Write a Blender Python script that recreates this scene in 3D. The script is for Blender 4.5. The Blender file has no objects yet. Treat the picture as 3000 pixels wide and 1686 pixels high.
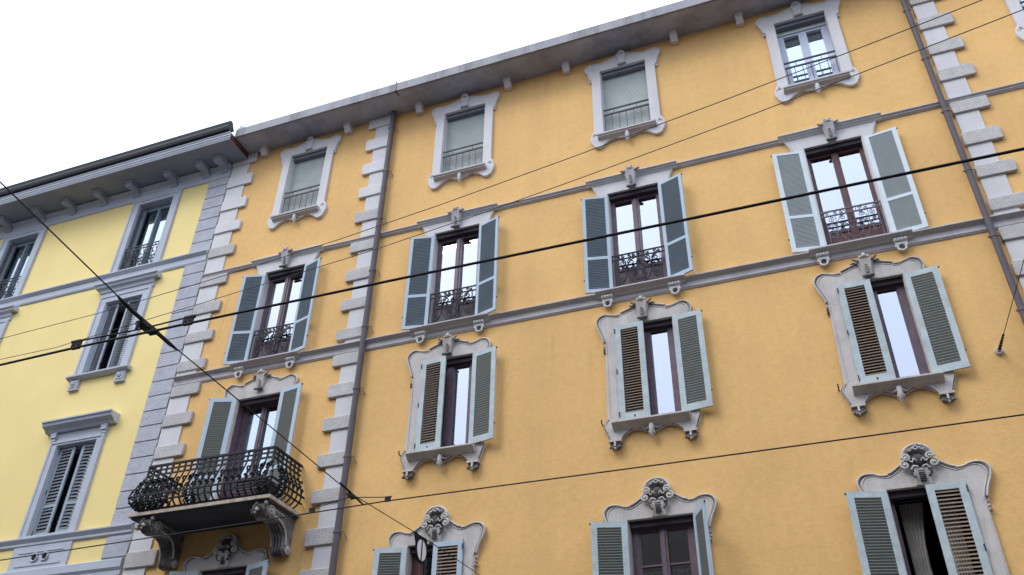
import bpy, math, random
from mathutils import Vector, Matrix
random.seed(7)
S = bpy.context.scene
col = S.collection
PI = math.pi

# ------------------------------------------------------------------ helpers
class MB:
    """collects faces, links them as ONE mesh object"""
    def __init__(s): s.v = []; s.f = []; s.m = []; s.sm = []
    def add(s, vs, fs, m=0, sm=False):
        b = len(s.v); s.v += [tuple(p) for p in vs]
        for f in fs: s.f.append([b+i for i in f]); s.m.append(m); s.sm.append(sm)
    def box(s, x0, x1, y0, y1, z0, z1, m=0, M=None):
        vs = [(x, y, z) for z in (z0, z1) for y in (y0, y1) for x in (x0, x1)]
        if M: vs = [M @ Vector(p) for p in vs]
        s.add(vs, [(0,2,3,1),(4,5,7,6),(0,1,5,4),(2,6,7,3),(0,4,6,2),(1,3,7,5)], m)
    def extr_x(s, prof, x0, x1, m=0, caps=True, sm=False):
        """profile [(y,z)] extruded along x"""
        n = len(prof); vs = [(x0, y, z) for y, z in prof]+[(x1, y, z) for y, z in prof]
        s.add(vs, [(i, (i+1) % n, n+(i+1) % n, n+i) for i in range(n)], m, sm)
        if caps: s.add(vs, [tuple(range(n))[::-1], tuple(range(n, 2*n))], m)
    def extr_y(s, prof, y0, y1, m=0):
        n = len(prof); vs = [(x, y0, z) for x, z in prof]+[(x, y1, z) for x, z in prof]
        s.add(vs, [(i, (i+1) % n, n+(i+1) % n, n+i) for i in range(n)], m)
        s.add(vs, [tuple(range(n))[::-1], tuple(range(n, 2*n))], m)
    def tube(s, pts, r, n=6, m=0, taper=None, caps=True):
        pts = [Vector(p) for p in pts]; k = len(pts); rings = []
        up = None
        for i, p in enumerate(pts):
            d = (pts[min(i+1, k-1)]-pts[max(i-1, 0)])
            if d.length < 1e-9: d = Vector((0, 0, 1))
            d.normalize()
            if up is None:
                up = Vector((0, 0, 1)) if abs(d.z) < .9 else Vector((0, 1, 0))
            a = d.cross(up)
            if a.length < 1e-6: a = d.cross(Vector((1, 0, 0)))
            a.normalize(); b = a.cross(d).normalized(); up = b
            rr = r*(taper(i/(k-1)) if taper else 1)
            rings.append([p+a*math.cos(2*PI*(j+.5)/n)*rr+b*math.sin(2*PI*(j+.5)/n)*rr for j in range(n)])
        vs = [q for ring in rings for q in ring]
        fs = [(i*n+j, i*n+(j+1) % n, (i+1)*n+(j+1) % n, (i+1)*n+j) for i in range(k-1) for j in range(n)]
        s.add(vs, fs, m, n > 4)
        if caps: s.add(vs, [tuple(range(n))[::-1], tuple(range((k-1)*n, k*n))], m)
    def ball(s, c, r, m=0, sq=(1, 1, 1), n=8, k=5):
        vs = []; fs = []
        for i in range(k+1):
            t = PI*i/k
            for j in range(n):
                a = 2*PI*j/n
                vs.append((c[0]+r*sq[0]*math.sin(t)*math.cos(a), c[1]+r*sq[1]*math.sin(t)*math.sin(a), c[2]+r*sq[2]*math.cos(t)))
        for i in range(k):
            for j in range(n): fs.append((i*n+j, (i+1)*n+j, (i+1)*n+(j+1) % n, i*n+(j+1) % n))
        s.add(vs, fs, m, True)
    def disc(s, c, r, y0, y1, m=0, n=20):
        s.extr_y([(c[0]+r*math.cos(2*PI*i/n), c[1]+r*math.sin(2*PI*i/n)) for i in range(n)], y0, y1, m)
    def join(s, me, m=0):
        """append an existing mesh"""
        s.add([v.co for v in me.vertices], [tuple(p.vertices) for p in me.polygons], m)
    def mesh(s, name, *mats):
        me = bpy.data.meshes.new(name); me.from_pydata(s.v, [], s.f)
        for m in mats: me.materials.append(m)
        me.polygons.foreach_set('material_index', s.m); me.polygons.foreach_set('use_smooth', s.sm)
        me.validate(); me.update(); return me

def link(name, data, parent=None, loc=(0, 0, 0), rot=0.0, label=None):
    o = bpy.data.objects.new(name, data); col.objects.link(o)
    o.location = loc; o.rotation_euler = (0, 0, rot)
    if parent: o.parent = parent
    if label: o['label'] = label
    return o
def tag(o, label, cat, group=None):
    o['label'] = label; o['category'] = cat
    if group: o['group'] = group
    return o
def struct(o): o['kind'] = 'structure'; return o

def cr(pts, n=4):
    """smooth open curve through points (Catmull-Rom)"""
    out = []
    for i in range(len(pts)-1):
        p0 = pts[max(i-1, 0)]; p1 = pts[i]; p2 = pts[i+1]; p3 = pts[min(i+2, len(pts)-1)]
        for k in range(n):
            t = k/n
            out.append(tuple(.5*((2*p1[c])+(-p0[c]+p2[c])*t+(2*p0[c]-5*p1[c]+4*p2[c]-p3[c])*t*t+(-p0[c]+3*p1[c]-3*p2[c]+p3[c])*t**3) for c in range(len(p1))))
    out.append(tuple(pts[-1])); return out
def plate(loops, front, back, bevel=.012):
    """flat stone plate with holes: loops in (x,z), rounded front edges; returns a mesh"""
    cu = bpy.data.curves.new('c', 'CURVE'); cu.dimensions = '2D'; cu.fill_mode = 'BOTH'
    th = back-front; cu.extrude = th/2-bevel if th/2 > bevel else .001
    cu.bevel_depth = bevel; cu.bevel_resolution = 1; cu.offset = -bevel
    for lp in loops:
        sp = cu.splines.new('POLY'); sp.points.add(len(lp)-1); sp.use_cyclic_u = True
        for i, (x, z) in enumerate(lp): sp.points[i].co = (x, z, 0, 1)
    o = bpy.data.objects.new('c', cu); col.objects.link(o)
    dg = bpy.context.evaluated_depsgraph_get()
    me = bpy.data.meshes.new_from_object(o.evaluated_get(dg)); bpy.data.objects.remove(o)
    mid = (front+back)/2
    for v in me.vertices: v.co = (v.co.x, mid-v.co.z, v.co.y)
    return me
def mirror(half):
    """half outline from top centre (x>=0) to bottom centre -> closed loop"""
    l = [(-x, z) for x, z in half if x > 1e-5]
    return half+l[::-1]
def inset_path(path, d):
    out = []
    for i, p in enumerate(path):
        a = path[max(i-1, 0)]; b = path[min(i+1, len(path)-1)]
        tx, tz = b[0]-a[0], b[1]-a[1]; L = math.hypot(tx, tz) or 1
        out.append((p[0]-tz/L*d*-1*-1, p[1]+tx/L*d*-1*-1))
    return out
def spiral(c, r0, r1, a0, turns, y=0, n=14):
    """points of a spiral in the x-z plane"""
    return [(c[0]+(r0+(r1-r0)*i/n)*math.cos(a0+2*PI*turns*i/n), y, c[1]+(r0+(r1-r0)*i/n)*math.sin(a0+2*PI*turns*i/n)) for i in range(n+1)]

# ------------------------------------------------------------------ materials
def mat(name, base, rough=.8, var=.06, scale=3., dirt=None, dirt_amt=.3, dirt_scale=1.2, bump=.0, bump_scale=60., streak=False, spec=.3, metal=0., fine=.0, pits=0., vary=0., runs=0.):
    m = bpy.data.materials.new(name); m.use_nodes = True
    nt = m.node_tree; N = nt.nodes; L = nt.links; b = N['Principled BSDF']
    b.inputs['Roughness'].default_value = rough; b.inputs['Specular IOR Level'].default_value = spec
    b.inputs['Metallic'].default_value = metal
    geo = N.new('ShaderNodeNewGeometry')
    def noise(sc, det=5, vec=None, rg=.55):
        n = N.new('ShaderNodeTexNoise'); n.inputs['Scale'].default_value = sc; n.inputs['Detail'].default_value = det
        n.inputs['Roughness'].default_value = rg
        L.new(vec or geo.outputs['Position'], n.inputs['Vector']); return n.outputs['Fac']
    def ramp(f, a, b2):
        r = N.new('ShaderNodeMapRange'); r.inputs[1].default_value = a; r.inputs[2].default_value = b2
        L.new(f, r.inputs[0]); return r.outputs[0]
    def mix(f, c1, c2, bt='MIX'):
        x = N.new('ShaderNodeMix'); x.data_type = 'RGBA'; x.blend_type = bt
        if isinstance(f, float): x.inputs[0].default_value = f
        else: L.new(f, x.inputs[0])
        for s_, c in ((6, c1), (7, c2)):
            if isinstance(c, tuple): x.inputs[s_].default_value = (*c, 1)
            else: L.new(c, x.inputs[s_])
        return x.outputs[2]
    c = tuple(base)
    if var:
        lo = tuple(max(0, k*(1-var*1.6)) for k in base); hi = tuple(min(1, k*(1+var)) for k in base)
        c = mix(ramp(noise(scale), .3, .7), lo, hi)
    if fine:
        c = mix(ramp(noise(scale*14, 3), .35, .65), mix(fine, c, (0., 0., 0.)), c)
    if dirt:
        vec = None
        if streak:
            mp = N.new('ShaderNodeMapping'); mp.inputs['Scale'].default_value = (1.0, 1.0, .13)
            L.new(geo.outputs['Position'], mp.inputs['Vector']); vec = mp.outputs[0]
        f = ramp(noise(dirt_scale, 7, vec, .65), .48, .78)
        mu = N.new('ShaderNodeMath'); mu.operation = 'MULTIPLY'; mu.inputs[1].default_value = dirt_amt; L.new(f, mu.inputs[0])
        c = mix(mu.outputs[0], c, dirt)
    if pits:
        vo = N.new('ShaderNodeTexNoise'); vo.inputs['Scale'].default_value = 38; vo.inputs['Detail'].default_value = 3
        L.new(geo.outputs['Position'], vo.inputs['Vector'])
        f = ramp(vo.outputs['Fac'], .46, .36); c2 = mix(pits, c, (.03, .03, .03)); c = mix(f, c, c2)
    if runs:
        mp = N.new('ShaderNodeMapping'); mp.inputs['Scale'].default_value = (4.5, 4.5, .35)
        L.new(geo.outputs['Position'], mp.inputs['Vector'])
        f1 = ramp(noise(1.0, 4, mp.outputs[0], .6), .60, .80); f2 = ramp(noise(.35, 3), .50, .68)
        mm = N.new('ShaderNodeMath'); mm.operation = 'MULTIPLY'; L.new(f1, mm.inputs[0]); L.new(f2, mm.inputs[1])
        m2 = N.new('ShaderNodeMath'); m2.operation = 'MULTIPLY'; m2.inputs[1].default_value = runs; L.new(mm.outputs[0], m2.inputs[0])
        c = mix(m2.outputs[0], c, tuple(k*.45 for k in base))
    if vary:
        oi = N.new('ShaderNodeObjectInfo'); r_ = N.new('ShaderNodeMapRange'); r_.inputs[3].default_value = 0; r_.inputs[4].default_value = vary
        L.new(oi.outputs['Random'], r_.inputs[0]); c = mix(r_.outputs[0], c, tuple(k*.45 for k in base))
    if isinstance(c, tuple): b.inputs['Base Color'].default_value = (*c, 1)
    else: L.new(c, b.inputs['Base Color'])
    if bump:
        bn = N.new('ShaderNodeBump'); bn.inputs['Strength'].default_value = bump; bn.inputs['Distance'].default_value = .02
        L.new(noise(bump_scale, 4), bn.inputs['Height']); L.new(bn.outputs[0], b.inputs['Normal'])
    return m
M = {}
M['orange'] = mat('orange_stucco', (.83, .508, .187), .9, .06, .55, (.66, .40, .16), .6, 1.1, .3, 20, True, fine=.07, runs=.55)
M['yellow'] = mat('yellow_stucco', (.92, .725, .295), .9, .03, .8, (.80, .62, .25), .4, .7, .1, 30, True, runs=.12)
M['stone'] = mat('pale_stone', (.71, .69, .665), .85, .04, 2.2, (.50, .48, .46), .4, 2.2, .25, 70, True, fine=.05, vary=.12, runs=.3)
M['stone_rough'] = mat('pitted_stone', (.62, .585, .545), .95, .07, 6, (.48, .45, .41), .45, 2.5, .7, 45, fine=.14, pits=.22, vary=.2, runs=.3)
M['stone_old'] = mat('weathered_stone', (.65, .60, .54), .9, .08, 3, (.20, .185, .165), .5, 2.6, .4, 60, True, fine=.12, vary=.12, runs=.4)
M['stone_black'] = mat('sooty_stone', (.085, .08, .075), .95, .2, 9, (.34, .32, .30), .4, 9, .5, 60)
M['soot_shade'] = mat('soot_and_shade_stone', (.17, .165, .15), .95, .25, 5, (.55, .52, .47), .75, 4, .6, 50, fine=.2)  # soot on carvings, and painted shade for the moulding grooves
M['belt'] = mat('grey_stone_belt', (.56, .53, .52), .85, .06, 2.2, (.34, .32, .31), .5, 2, .2, 60, True, fine=.08, runs=.35)
M['lstone'] = mat('blue_grey_stone', (.50, .53, .57), .85, .035, 2.2, (.38, .39, .42), .35, 2, .12, 70, vary=.06, runs=.2)
M['lrough'] = mat('rusticated_blue_grey_stone', (.56, .57, .60), .95, .07, 5, (.36, .37, .39), .5, 4, 1.0, 40, fine=.14, pits=.2, vary=.14)
M['concrete'] = mat('eave_concrete', (.42, .415, .415), .9, .08, 1.4, (.13, .125, .12), .8, 2.6, .3, 50, True, fine=.14, runs=.6)
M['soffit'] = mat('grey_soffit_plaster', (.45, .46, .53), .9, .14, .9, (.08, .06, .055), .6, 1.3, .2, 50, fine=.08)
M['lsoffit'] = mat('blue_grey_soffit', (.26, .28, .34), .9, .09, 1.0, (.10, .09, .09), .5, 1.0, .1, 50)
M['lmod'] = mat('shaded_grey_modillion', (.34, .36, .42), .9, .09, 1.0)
M['brown'] = mat('brown_painted_cap', (.10, .045, .04), .8, .1, 3)
M['gutter'] = mat('dark_sheet_metal', (.014, .016, .018), .6, .1, 3, spec=.25)
M['pipe'] = mat('brown_grey_downpipe', (.12, .10, .108), .55, .08, 4, (.10, .085, .09), .5, 3, spec=.4, runs=.4)
M['iron'] = mat('black_wrought_iron', (.014, .015, .017), .6, .1, 8, spec=.3)
M['iron2'] = mat('dark_iron', (.03, .032, .04), .5, .1, 8, spec=.4)
M['wood'] = mat('purple_brown_wood', (.145, .098, .118), .5, .15, 6, (.08, .05, .06), .4, 5, spec=.4)
M['redwood'] = mat('red_brown_wood', (.12, .045, .042), .5, .15, 6, spec=.4)
M['woodlight'] = mat('white_painted_sash', (.62, .66, .76), .5, .05, 6)
M['woodblue'] = mat('blue_grey_painted_sash', (.22, .27, .30), .5, .1, 6)
M['shutter'] = mat('pale_blue_shutter_paint', (.47, .57, .62), .6, .06, 4, (.32, .37, .38), .4, 4, .15, 60, vary=.15, runs=.3)
M['slat'] = mat('grey_teal_slats', (.22, .275, .305), .7, .06, 4, (.15, .18, .19), .4, 3, vary=.25)
M['shutter_old'] = mat('peeling_pale_green_blue_paint', (.53, .61, .60), .75, .09, 5, (.42, .36, .25), .65, 4.5, .4, 45, fine=.08, vary=.15, runs=.4)
M['slat_old'] = mat('greenish_grey_slats', (.30, .32, .28), .8, .08, 5, (.20, .16, .10), .55, 5, vary=.2)
M['slat_brown'] = mat('faded_brown_slats', (.28, .21, .145), .8, .1, 5, (.13, .10, .07), .5, 5, vary=.2)
M['shutter_new'] = mat('fresh_pale_shutter_paint', (.66, .73, .73), .6, .04, 4, vary=.06)
M['slat_new'] = mat('smooth_grey_green_slats', (.50, .55, .53), .7, .04, 4)
M['shutter_l'] = mat('blue_grey_louvre_paint', (.34, .39, .43), .6, .06, 4)
M['slat_l'] = mat('dark_grey_louvres', (.15, .165, .18), .6, .06, 4)
M['blind'] = mat('pale_roller_blind', (.62, .66, .62), .6, .05, 2.5, (.42, .45, .42), .4, 2, vary=.2)
M['curtain'] = mat('white_curtain', (.80, .81, .78), .9, .04, 3)
M['lintel'] = mat('dark_lintel_shade', (.06, .048, .058), .7, .1, 4)  # recess shade under the lintels put into the lining colour
M['boxshade'] = mat('grey_blind_box_shade', (.16, .17, .20), .7, .08, 4)  # blind box board and lintel greyed to paint in the recess shade
M['iron3'] = mat('worn_grey_iron', (.13, .13, .15), .5, .15, 8, spec=.4)
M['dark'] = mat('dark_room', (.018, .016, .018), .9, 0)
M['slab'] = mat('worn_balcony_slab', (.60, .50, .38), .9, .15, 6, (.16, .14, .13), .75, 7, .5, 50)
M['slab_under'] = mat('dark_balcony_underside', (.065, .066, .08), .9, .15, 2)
M['black'] = mat('black_enamel', (.012, .014, .022), .8, 0, spec=.1)
M['white'] = mat('white_enamel', (.75, .77, .80), .4, 0)
M['asphalt'] = mat('asphalt', (.05, .05, .052), .9, .15, 2, bump=.4)
M['pave'] = mat('stone_paving', (.13, .125, .12), .9, .1, 2, bump=.3)
M['opp'] = mat('opposite_grey_brown_stucco', (.15, .135, .12), .9, .08, 1)
M['tile'] = mat('clay_roof_tile', (.22, .10, .07), .9, .15, 5)
def glass(name, refl, tint=(.97, .99, 1.0)):
    m = bpy.data.materials.new(name); m.use_nodes = True; nt = m.node_tree; N = nt.nodes; L = nt.links
    N.remove(N['Principled BSDF'])
    g = N.new('ShaderNodeBsdfGlossy'); g.inputs['Roughness'].default_value = .015; g.inputs['Color'].default_value = (*tint, 1)
    t = N.new('ShaderNodeBsdfTransparent'); t.inputs['Color'].default_value = (.75, .8, .82, 1)
    lw = N.new('ShaderNodeLayerWeight'); lw.inputs['Blend'].default_value = .3
    mr = N.new('ShaderNodeMapRange'); mr.inputs[3].default_value = refl; mr.inputs[4].default_value = 1
    L.new(lw.outputs['Fresnel'], mr.inputs[0])
    nz = N.new('ShaderNodeTexNoise'); nz.inputs['Scale'].default_value = 1.6; geo = N.new('ShaderNodeNewGeometry')
    L.new(geo.outputs['Position'], nz.inputs['Vector'])
    bp_ = N.new('ShaderNodeBump'); bp_.inputs['Strength'].default_value = .03; bp_.inputs['Distance'].default_value = .05
    L.new(nz.outputs['Fac'], bp_.inputs['Height']); L.new(bp_.outputs[0], g.inputs['Normal'])
    mx = N.new('ShaderNodeMixShader'); L.new(mr.outputs[0], mx.inputs[0]); L.new(t.outputs[0], mx.inputs[1]); L.new(g.outputs[0], mx.inputs[2])
    L.new(mx.outputs[0], N['Material Output'].inputs[0]); return m
M['glass'] = glass('coated_window_glass', .46, (.90, .95, 1.0))
M['glass_b'] = glass('bluish_window_glass', .5, (.80, .92, 1.0))
M['glass_d'] = glass('dull_window_glass', .25)

# ------------------------------------------------------------------ setting
def ground(name, x0, x1, y0, y1, z, m):
    b = MB(); b.box(x0, x1, y0, y1, z-.3, z); return struct(link(name, b.mesh(name, m)))
b = MB(); b.add([(-600, -600, -.004), (600, -600, -.004), (600, 600, -.004), (-600, 600, -.004)], [(0, 1, 2, 3)])
struct(link('ground', b.mesh('ground', M['asphalt'])))
b = MB(); b.add([(-90, -14.8, 0), (90, -14.8, 0), (90, -3, 0), (-90, -3, 0)], [(0, 1, 2, 3)])
struct(link('road', b.mesh('road', M['asphalt'])))
ground('pavement', -90, 90, -3, -.01, .13, M['pave'])
ground('pavement', -90, 90, -19, -14.8, .13, M['pave'])

# ------------------------------------------------------------------ orange building
CX = {'L': -11.28, 'A': -6.79, 'B': -2.745, 'C': 1.311, 'D': 5.94}
HW = .545
bld = link('apartment_building', None); tag(bld, 'orange stucco apartment building with pale quoins, ornate window surrounds and concrete eave', 'building')
ROOF = 18.62
XR = 11.0; XL = -13.80
rows = {1: (15.93, 18.085), 2: (11.645, 14.215), 3: (8.78, 10.83), 4: (4.95, 7.0)}
opens = []
for k, cx in CX.items():
    for r, (z0, z1) in rows.items():
        if k == 'L' and r == 3: z0 = 7.93; z1 = 10.74
        opens.append((cx-HW, cx+HW, z0, z1))
def holed_wall(x0, x1, z0, z1, opens, depth):
    b = MB()
    xs = sorted(set([x0, x1]+[o[0] for o in opens]+[o[1] for o in opens]))
    zs = sorted(set([z0, z1]+[o[2] for o in opens]+[o[3] for o in opens]))
    for i in range(len(xs)-1):
        for j in range(len(zs)-1):
            mx, mz = (xs[i]+xs[i+1])/2, (zs[j]+zs[j+1])/2
            if any(o[0] < mx < o[1] and o[2] < mz < o[3] for o in opens): continue
            b.add([(xs[i], 0, zs[j]), (xs[i+1], 0, zs[j]), (xs[i+1], 0, zs[j+1]), (xs[i], 0, zs[j+1])], [(0, 1, 2, 3)])
    for o in opens:
        a, c, e, f = o
        v = [(a, 0, e), (c, 0, e), (c, 0, f), (a, 0, f), (a, depth, e), (c, depth, e), (c, depth, f), (a, depth, f)]
        b.add(v, [(0, 4, 5, 1), (1, 5, 6, 2), (2, 6, 7, 3), (3, 7, 4, 0)])
    Y = 11
    b.add([(x0, 0, z0), (x0, Y, z0), (x0, Y, z1), (x0, 0, z1), (x1, 0, z0), (x1, Y, z0), (x1, Y, z1), (x1, 0, z1)],
          [(0, 3, 2, 1), (4, 5, 6, 7), (1, 2, 6, 5), (3, 7, 6, 2)])
    return b
link('wall', holed_wall(XL, XR, 0, ROOF, opens, .3).mesh('wall', M['orange']), bld)
b = MB(); b.extr_x([(-.05, 0), (-.05, 1.0), (-.02, 1.05), (.0, 1.05), (.0, 0)], XL, XR); link('plinth', b.mesh('plinth', M['belt']), bld)
# roof
b = MB(); b.extr_x([(.15, 18.93), (5.5, 20.6), (11.4, 18.93)], XL+.02, XR); link('roof', b.mesh('roof', M['tile']), bld)
# eave: fascia + soffit
b = MB()
n = 60; x0, x1 = -13.27, XR+.3
b.extr_x([(-.77, ROOF), (-.77, 18.90), (-.74, 18.925), (.3, 18.925), (.3, ROOF+.004), (-.72, ROOF+.004), (-.72, ROOF)], x0, x1)
eave = link('eave', b.mesh('eave', M['concrete']), bld)
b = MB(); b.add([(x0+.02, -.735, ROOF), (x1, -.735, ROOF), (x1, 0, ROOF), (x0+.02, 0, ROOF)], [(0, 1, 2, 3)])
b.add([(x0+.003, -.75, ROOF+.002), (x0+.003, .0, ROOF+.002), (x0+.003, .0, 18.9), (x0+.003, -.75, 18.9)], [(0, 1, 2, 3)])
link('soffit', b.mesh('soffit', M['soffit']), eave)
b = MB(); b.box(-8.44, -8.41, -.785, -.765, 18.6, 18.97); b.box(-8.44, -8.41, -.785, -.60, 18.6, 18.616)
link('strap', b.mesh('strap', M['pipe']), eave)
b = MB(); b.add([(-13.25, -.74, 18.93), (-13.0, -.74, 18.93), (-13.2, -.74, 19.08), (-13.25, -.3, 18.93), (-13.0, -.3, 18.93), (-13.2, -.3, 19.08)],
      [(0, 1, 2), (3, 5, 4), (0, 2, 5, 3), (1, 4, 5, 2), (0, 3, 4, 1)]); link('flashing', b.mesh('flashing', M['stone']), eave)
b = MB(); b.extr_x([(0, ROOF), (-.235, ROOF), (-.215, ROOF-.12), (-.14, 18.40), (-.12, 18.36), (0, 18.36)], -.083, .083)
me = b.mesh('modillion', M['stone'])
for x in (-12.72, -10.14, -8.055, -5.63, -4.11, -1.455, .065, 2.6, 4.4, 7.1, 8.6): link('modillion', me, bld, (x, 0, 0))

# string course and belt course
prof_s = [(0, 14.61), (-.09, 14.61), (-.09, 14.585), (-.055, 14.56), (-.055, 14.54), (-.025, 14.52), (-.02, 14.51), (0, 14.51)]
xs = [-13.76]
for cx in CX.values(): xs += [cx-.99, cx+.99]
xs += [XR]
for i in range(0, len(xs), 2): b = MB(); b.extr_x(prof_s, xs[i], xs[i+1]); link('string_course', b.mesh('string_course', M['belt']), bld)
prof_b = [(0, 11.64), (-.14, 11.64), (-.14, 11.618), (-.06, 11.575), (-.045, 11.56), (-.045, 11.45), (-.03, 11.44), (-.02, 11.42), (0, 11.42)]
b = MB(); b.extr_x(prof_b, -13.76, XR); link('belt_course', b.mesh('belt_course', M['belt']), bld)

# quoins
tops = [(18.29, 18.615), (17.5, 17.88), (16.68, 17.03), (15.91, 16.23), (15.12, 15.44), (14.21, 14.505), (13.38, 13.70), (12.57, 12.86), (11.79, 12.07),
        (11.13, 11.415), (10.38, 10.69), (9.61, 9.91), (8.81, 9.10), (8.06, 8.35), (7.22, 7.56), (6.45, 6.78), (5.67, 5.98), (4.9, 5.2), (4.1, 4.4), (3.3, 3.6), (2.5, 2.8), (1.7, 2.0)]
def quoin(sh0, sh1, bl0, bl1, name):
    b = MB()
    for z0, z1 in ((0, 11.42), (11.64, 14.51), (14.61, ROOF)): b.box(sh0, sh1, -.035, .0, z0, z1)
    q = link('quoin_column', b.mesh('quoin_column', M['stone']), bld)
    for i, (z0, z1) in enumerate(tops):
        rd = .035
        lp = []
        for (cx_, cz_, a) in ((bl1-rd, z1-rd, 0), (bl0+rd, z1-rd, 1), (bl0+rd, z0+rd, 2), (bl1-rd, z0+rd, 3)):
            for k in range(4): t = PI/2*(a+k/3); lp.append((cx_+rd*math.cos(t), cz_+rd*math.sin(t)))
        if name == 'L': lp = [(max(x, bl0), z) for x, z in lp]
        me = plate([lp], -.075, .0, .016); me.materials.clear(); me.materials.append(M['stone'] if i < 4 and name != 'R' else M['stone_rough'])
        me.name = 'quoin_block'; link('quoin_block', me, q)
quoin(-13.765, -13.22, -13.765, -12.99, 'L')
quoin(-9.32, -8.86, -9.54, -8.86, 'M')
quoin(3.555, 3.965, 3.52, 4.18, 'R')

# downpipes
def downpipe(x, rd, z1, off):
    b = MB(); b.tube([(x, -.125, 0.2), (x, -.125, z1-.05), (x, -.14, z1)], rd, 14)
    p = link('downpipe', b.mesh('downpipe', M['pipe']), bld)
    c = MB(); c.tube([(0, 0, -.03), (0, 0, .03)], rd*1.16, 14); c.box(-.012, .012, .0, .125, -.012, .012)
    c.tube([(rd*1.1, -.0, -.0), (rd*1.1+.05, .02, .0), (rd*1.1+.065, .10, -.10)], .007, 5)
    c.ball((rd*1.1+.067, .10, -.10), .014)
    c.box(-rd-.035, -rd, -.01, .01, -.012, .012)
    me = c.mesh('pipe_collar', M['pipe'])
    z = off
    while z > .5: link('pipe_collar', me, p, (x, -.125, z)); z -= 1.52
downpipe(-8.80, .066, ROOF, 18.05)
downpipe(3.405, .056, ROOF, 17.3)

# ------------------------------------------------------------------ window kit (local x = 0 at the axis, absolute z)
def sash(z0, z1, mid=.14, side=.10, top=.11, bot=.11, y=.14, panel=None, muntin=None, bead=.025, m='wood', gl='glass', hw=HW):
    b = MB(); g = MB()
    b.box(-hw, -hw+side, y-.03, y+.05, z0, z1); b.box(hw-side, hw, y-.03, y+.05, z0, z1)
    b.box(-hw+side, hw-side, y-.03, y+.05, z1-top, z1); b.box(-hw+side, hw-side, y-.03, y+.05, z0, z0+bot)
    b.box(-mid/2, mid/2, y-.045, y+.05, z0+bot, z1-top); b.box(-.022, .022, y-.065, y-.044, z0+bot, z1-top)
    zz = z0+bot
    for s in (-1, 1):
        e = s*(hw-side); b.box(min(e, e-s*bead), max(e, e-s*bead), y-.015, y+.05, z0+bot, z1-top)
    if panel:
        b.box(-hw+side, hw-side, y-.012, y+.04, z0+bot, panel)
        for s in (-1, 1):
            a0, a1 = sorted((s*(mid/2+.05), s*(hw-side-.05)))
            b.box(a0, a1, y-.03, y-.01, z0+bot+.06, panel-.08)
        b.box(-hw+side, hw-side, y-.03, y+.045, panel-.035, panel+.03); zz = panel+.03
    if muntin:
        for z in muntin: b.box(-hw+side, hw-side, y-.02, y+.04, z-.014, z+.014)
    for s in (-1, 1):
        a0, a1 = sorted((s*mid/2, s*(hw-side))); g.add([(a0, y+.015, zz), (a1, y+.015, zz), (a1, y+.015, z1-top), (a0, y+.015, z1-top)], [(0, 1, 2, 3)])
    return b.mesh('window', M[m]), g.mesh('pane', M[gl])
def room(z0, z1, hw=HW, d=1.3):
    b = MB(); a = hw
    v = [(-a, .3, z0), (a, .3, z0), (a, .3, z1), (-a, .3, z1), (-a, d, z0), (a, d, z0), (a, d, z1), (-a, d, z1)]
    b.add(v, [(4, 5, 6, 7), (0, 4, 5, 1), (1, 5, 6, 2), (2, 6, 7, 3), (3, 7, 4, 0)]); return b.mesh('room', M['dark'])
def shutter(side, z0, z1, w, frame, slat, rail=None, pitch=.05, st=.085, tr=.085, br=.11, name='shutter', th=.036, sd=1, ang=48, slw=1.25):
    """leaf hinged at x=0 going +x (side=1) or -x (side=-1); outside face at y=-th when closed"""
    b = MB(); X = lambda a, c: tuple(sorted((side*a, side*c)))
    for a, c in ((0, st), (w-st, w)): x = X(a, c); b.box(x[0], x[1], -th, 0, z0, z1, 0)
    x = X(st, w-st); b.box(x[0], x[1], -th+.001, -.001, z1-tr, z1, 0); b.box(x[0], x[1], -th+.001, -.001, z0, z0+br, 0)
    spans = [(z0+br, z1-tr)]
    if rail: b.box(x[0], x[1], -th+.001, -.001, rail-.035, rail+.035, 0); spans = [(z0+br, rail-.035), (rail+.035, z1-tr)]
    for a, c in spans:
        n = max(3, round((c-a)/pitch)); p = (c-a)/n
        hd = p*slw/2; t = math.radians(ang); dy, dz = hd*math.cos(t), hd*math.sin(t)*sd
        dy = min(dy, th/2-.002)
        for i in range(n):
            zc = a+p*(i+.5); yc = -th/2; e = .004
            vs = []
            for xx in x:
                vs += [(xx, yc-dy, zc-dz-e), (xx, yc-dy, zc-dz+e), (xx, yc+dy, zc+dz+e), (xx, yc+dy, zc+dz-e)]
            b.add(vs, [(0, 1, 5, 4), (1, 2, 6, 5), (2, 3, 7, 6), (3, 0, 4, 7)], 1)
    # hinges, latch
    for zz in (z0+.12, z1-.12, (z0+z1)/2): b.tube([(0, -th-.006, zz-.05), (0, -th-.006, zz+.05)], .011, 6, 2)
    xx = side*(w-.02)
    b.box(min(xx, xx+side*.045), max(xx, xx+side*.045), -th/2-.008, -th/2+.008, z0+.3, z0+.325, 2)
    b.box(min(xx, xx+side*.045), max(xx, xx+side*.045), -th/2-.008, -th/2+.008, z1-.05, z1-.02, 2)
    b.tube([(side*(w/2), -th-.004, z0+.045), (side*(w/2), -th-.012, z0+.07)], .012, 5, 2)
    return b.mesh(name, M[frame], M[slat], M['iron2'])
def rim(path, y, r, sqy=1.0):
    b = MB(); b.tube([(x, y, z) for x, z in path], r, 6); return b

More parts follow.
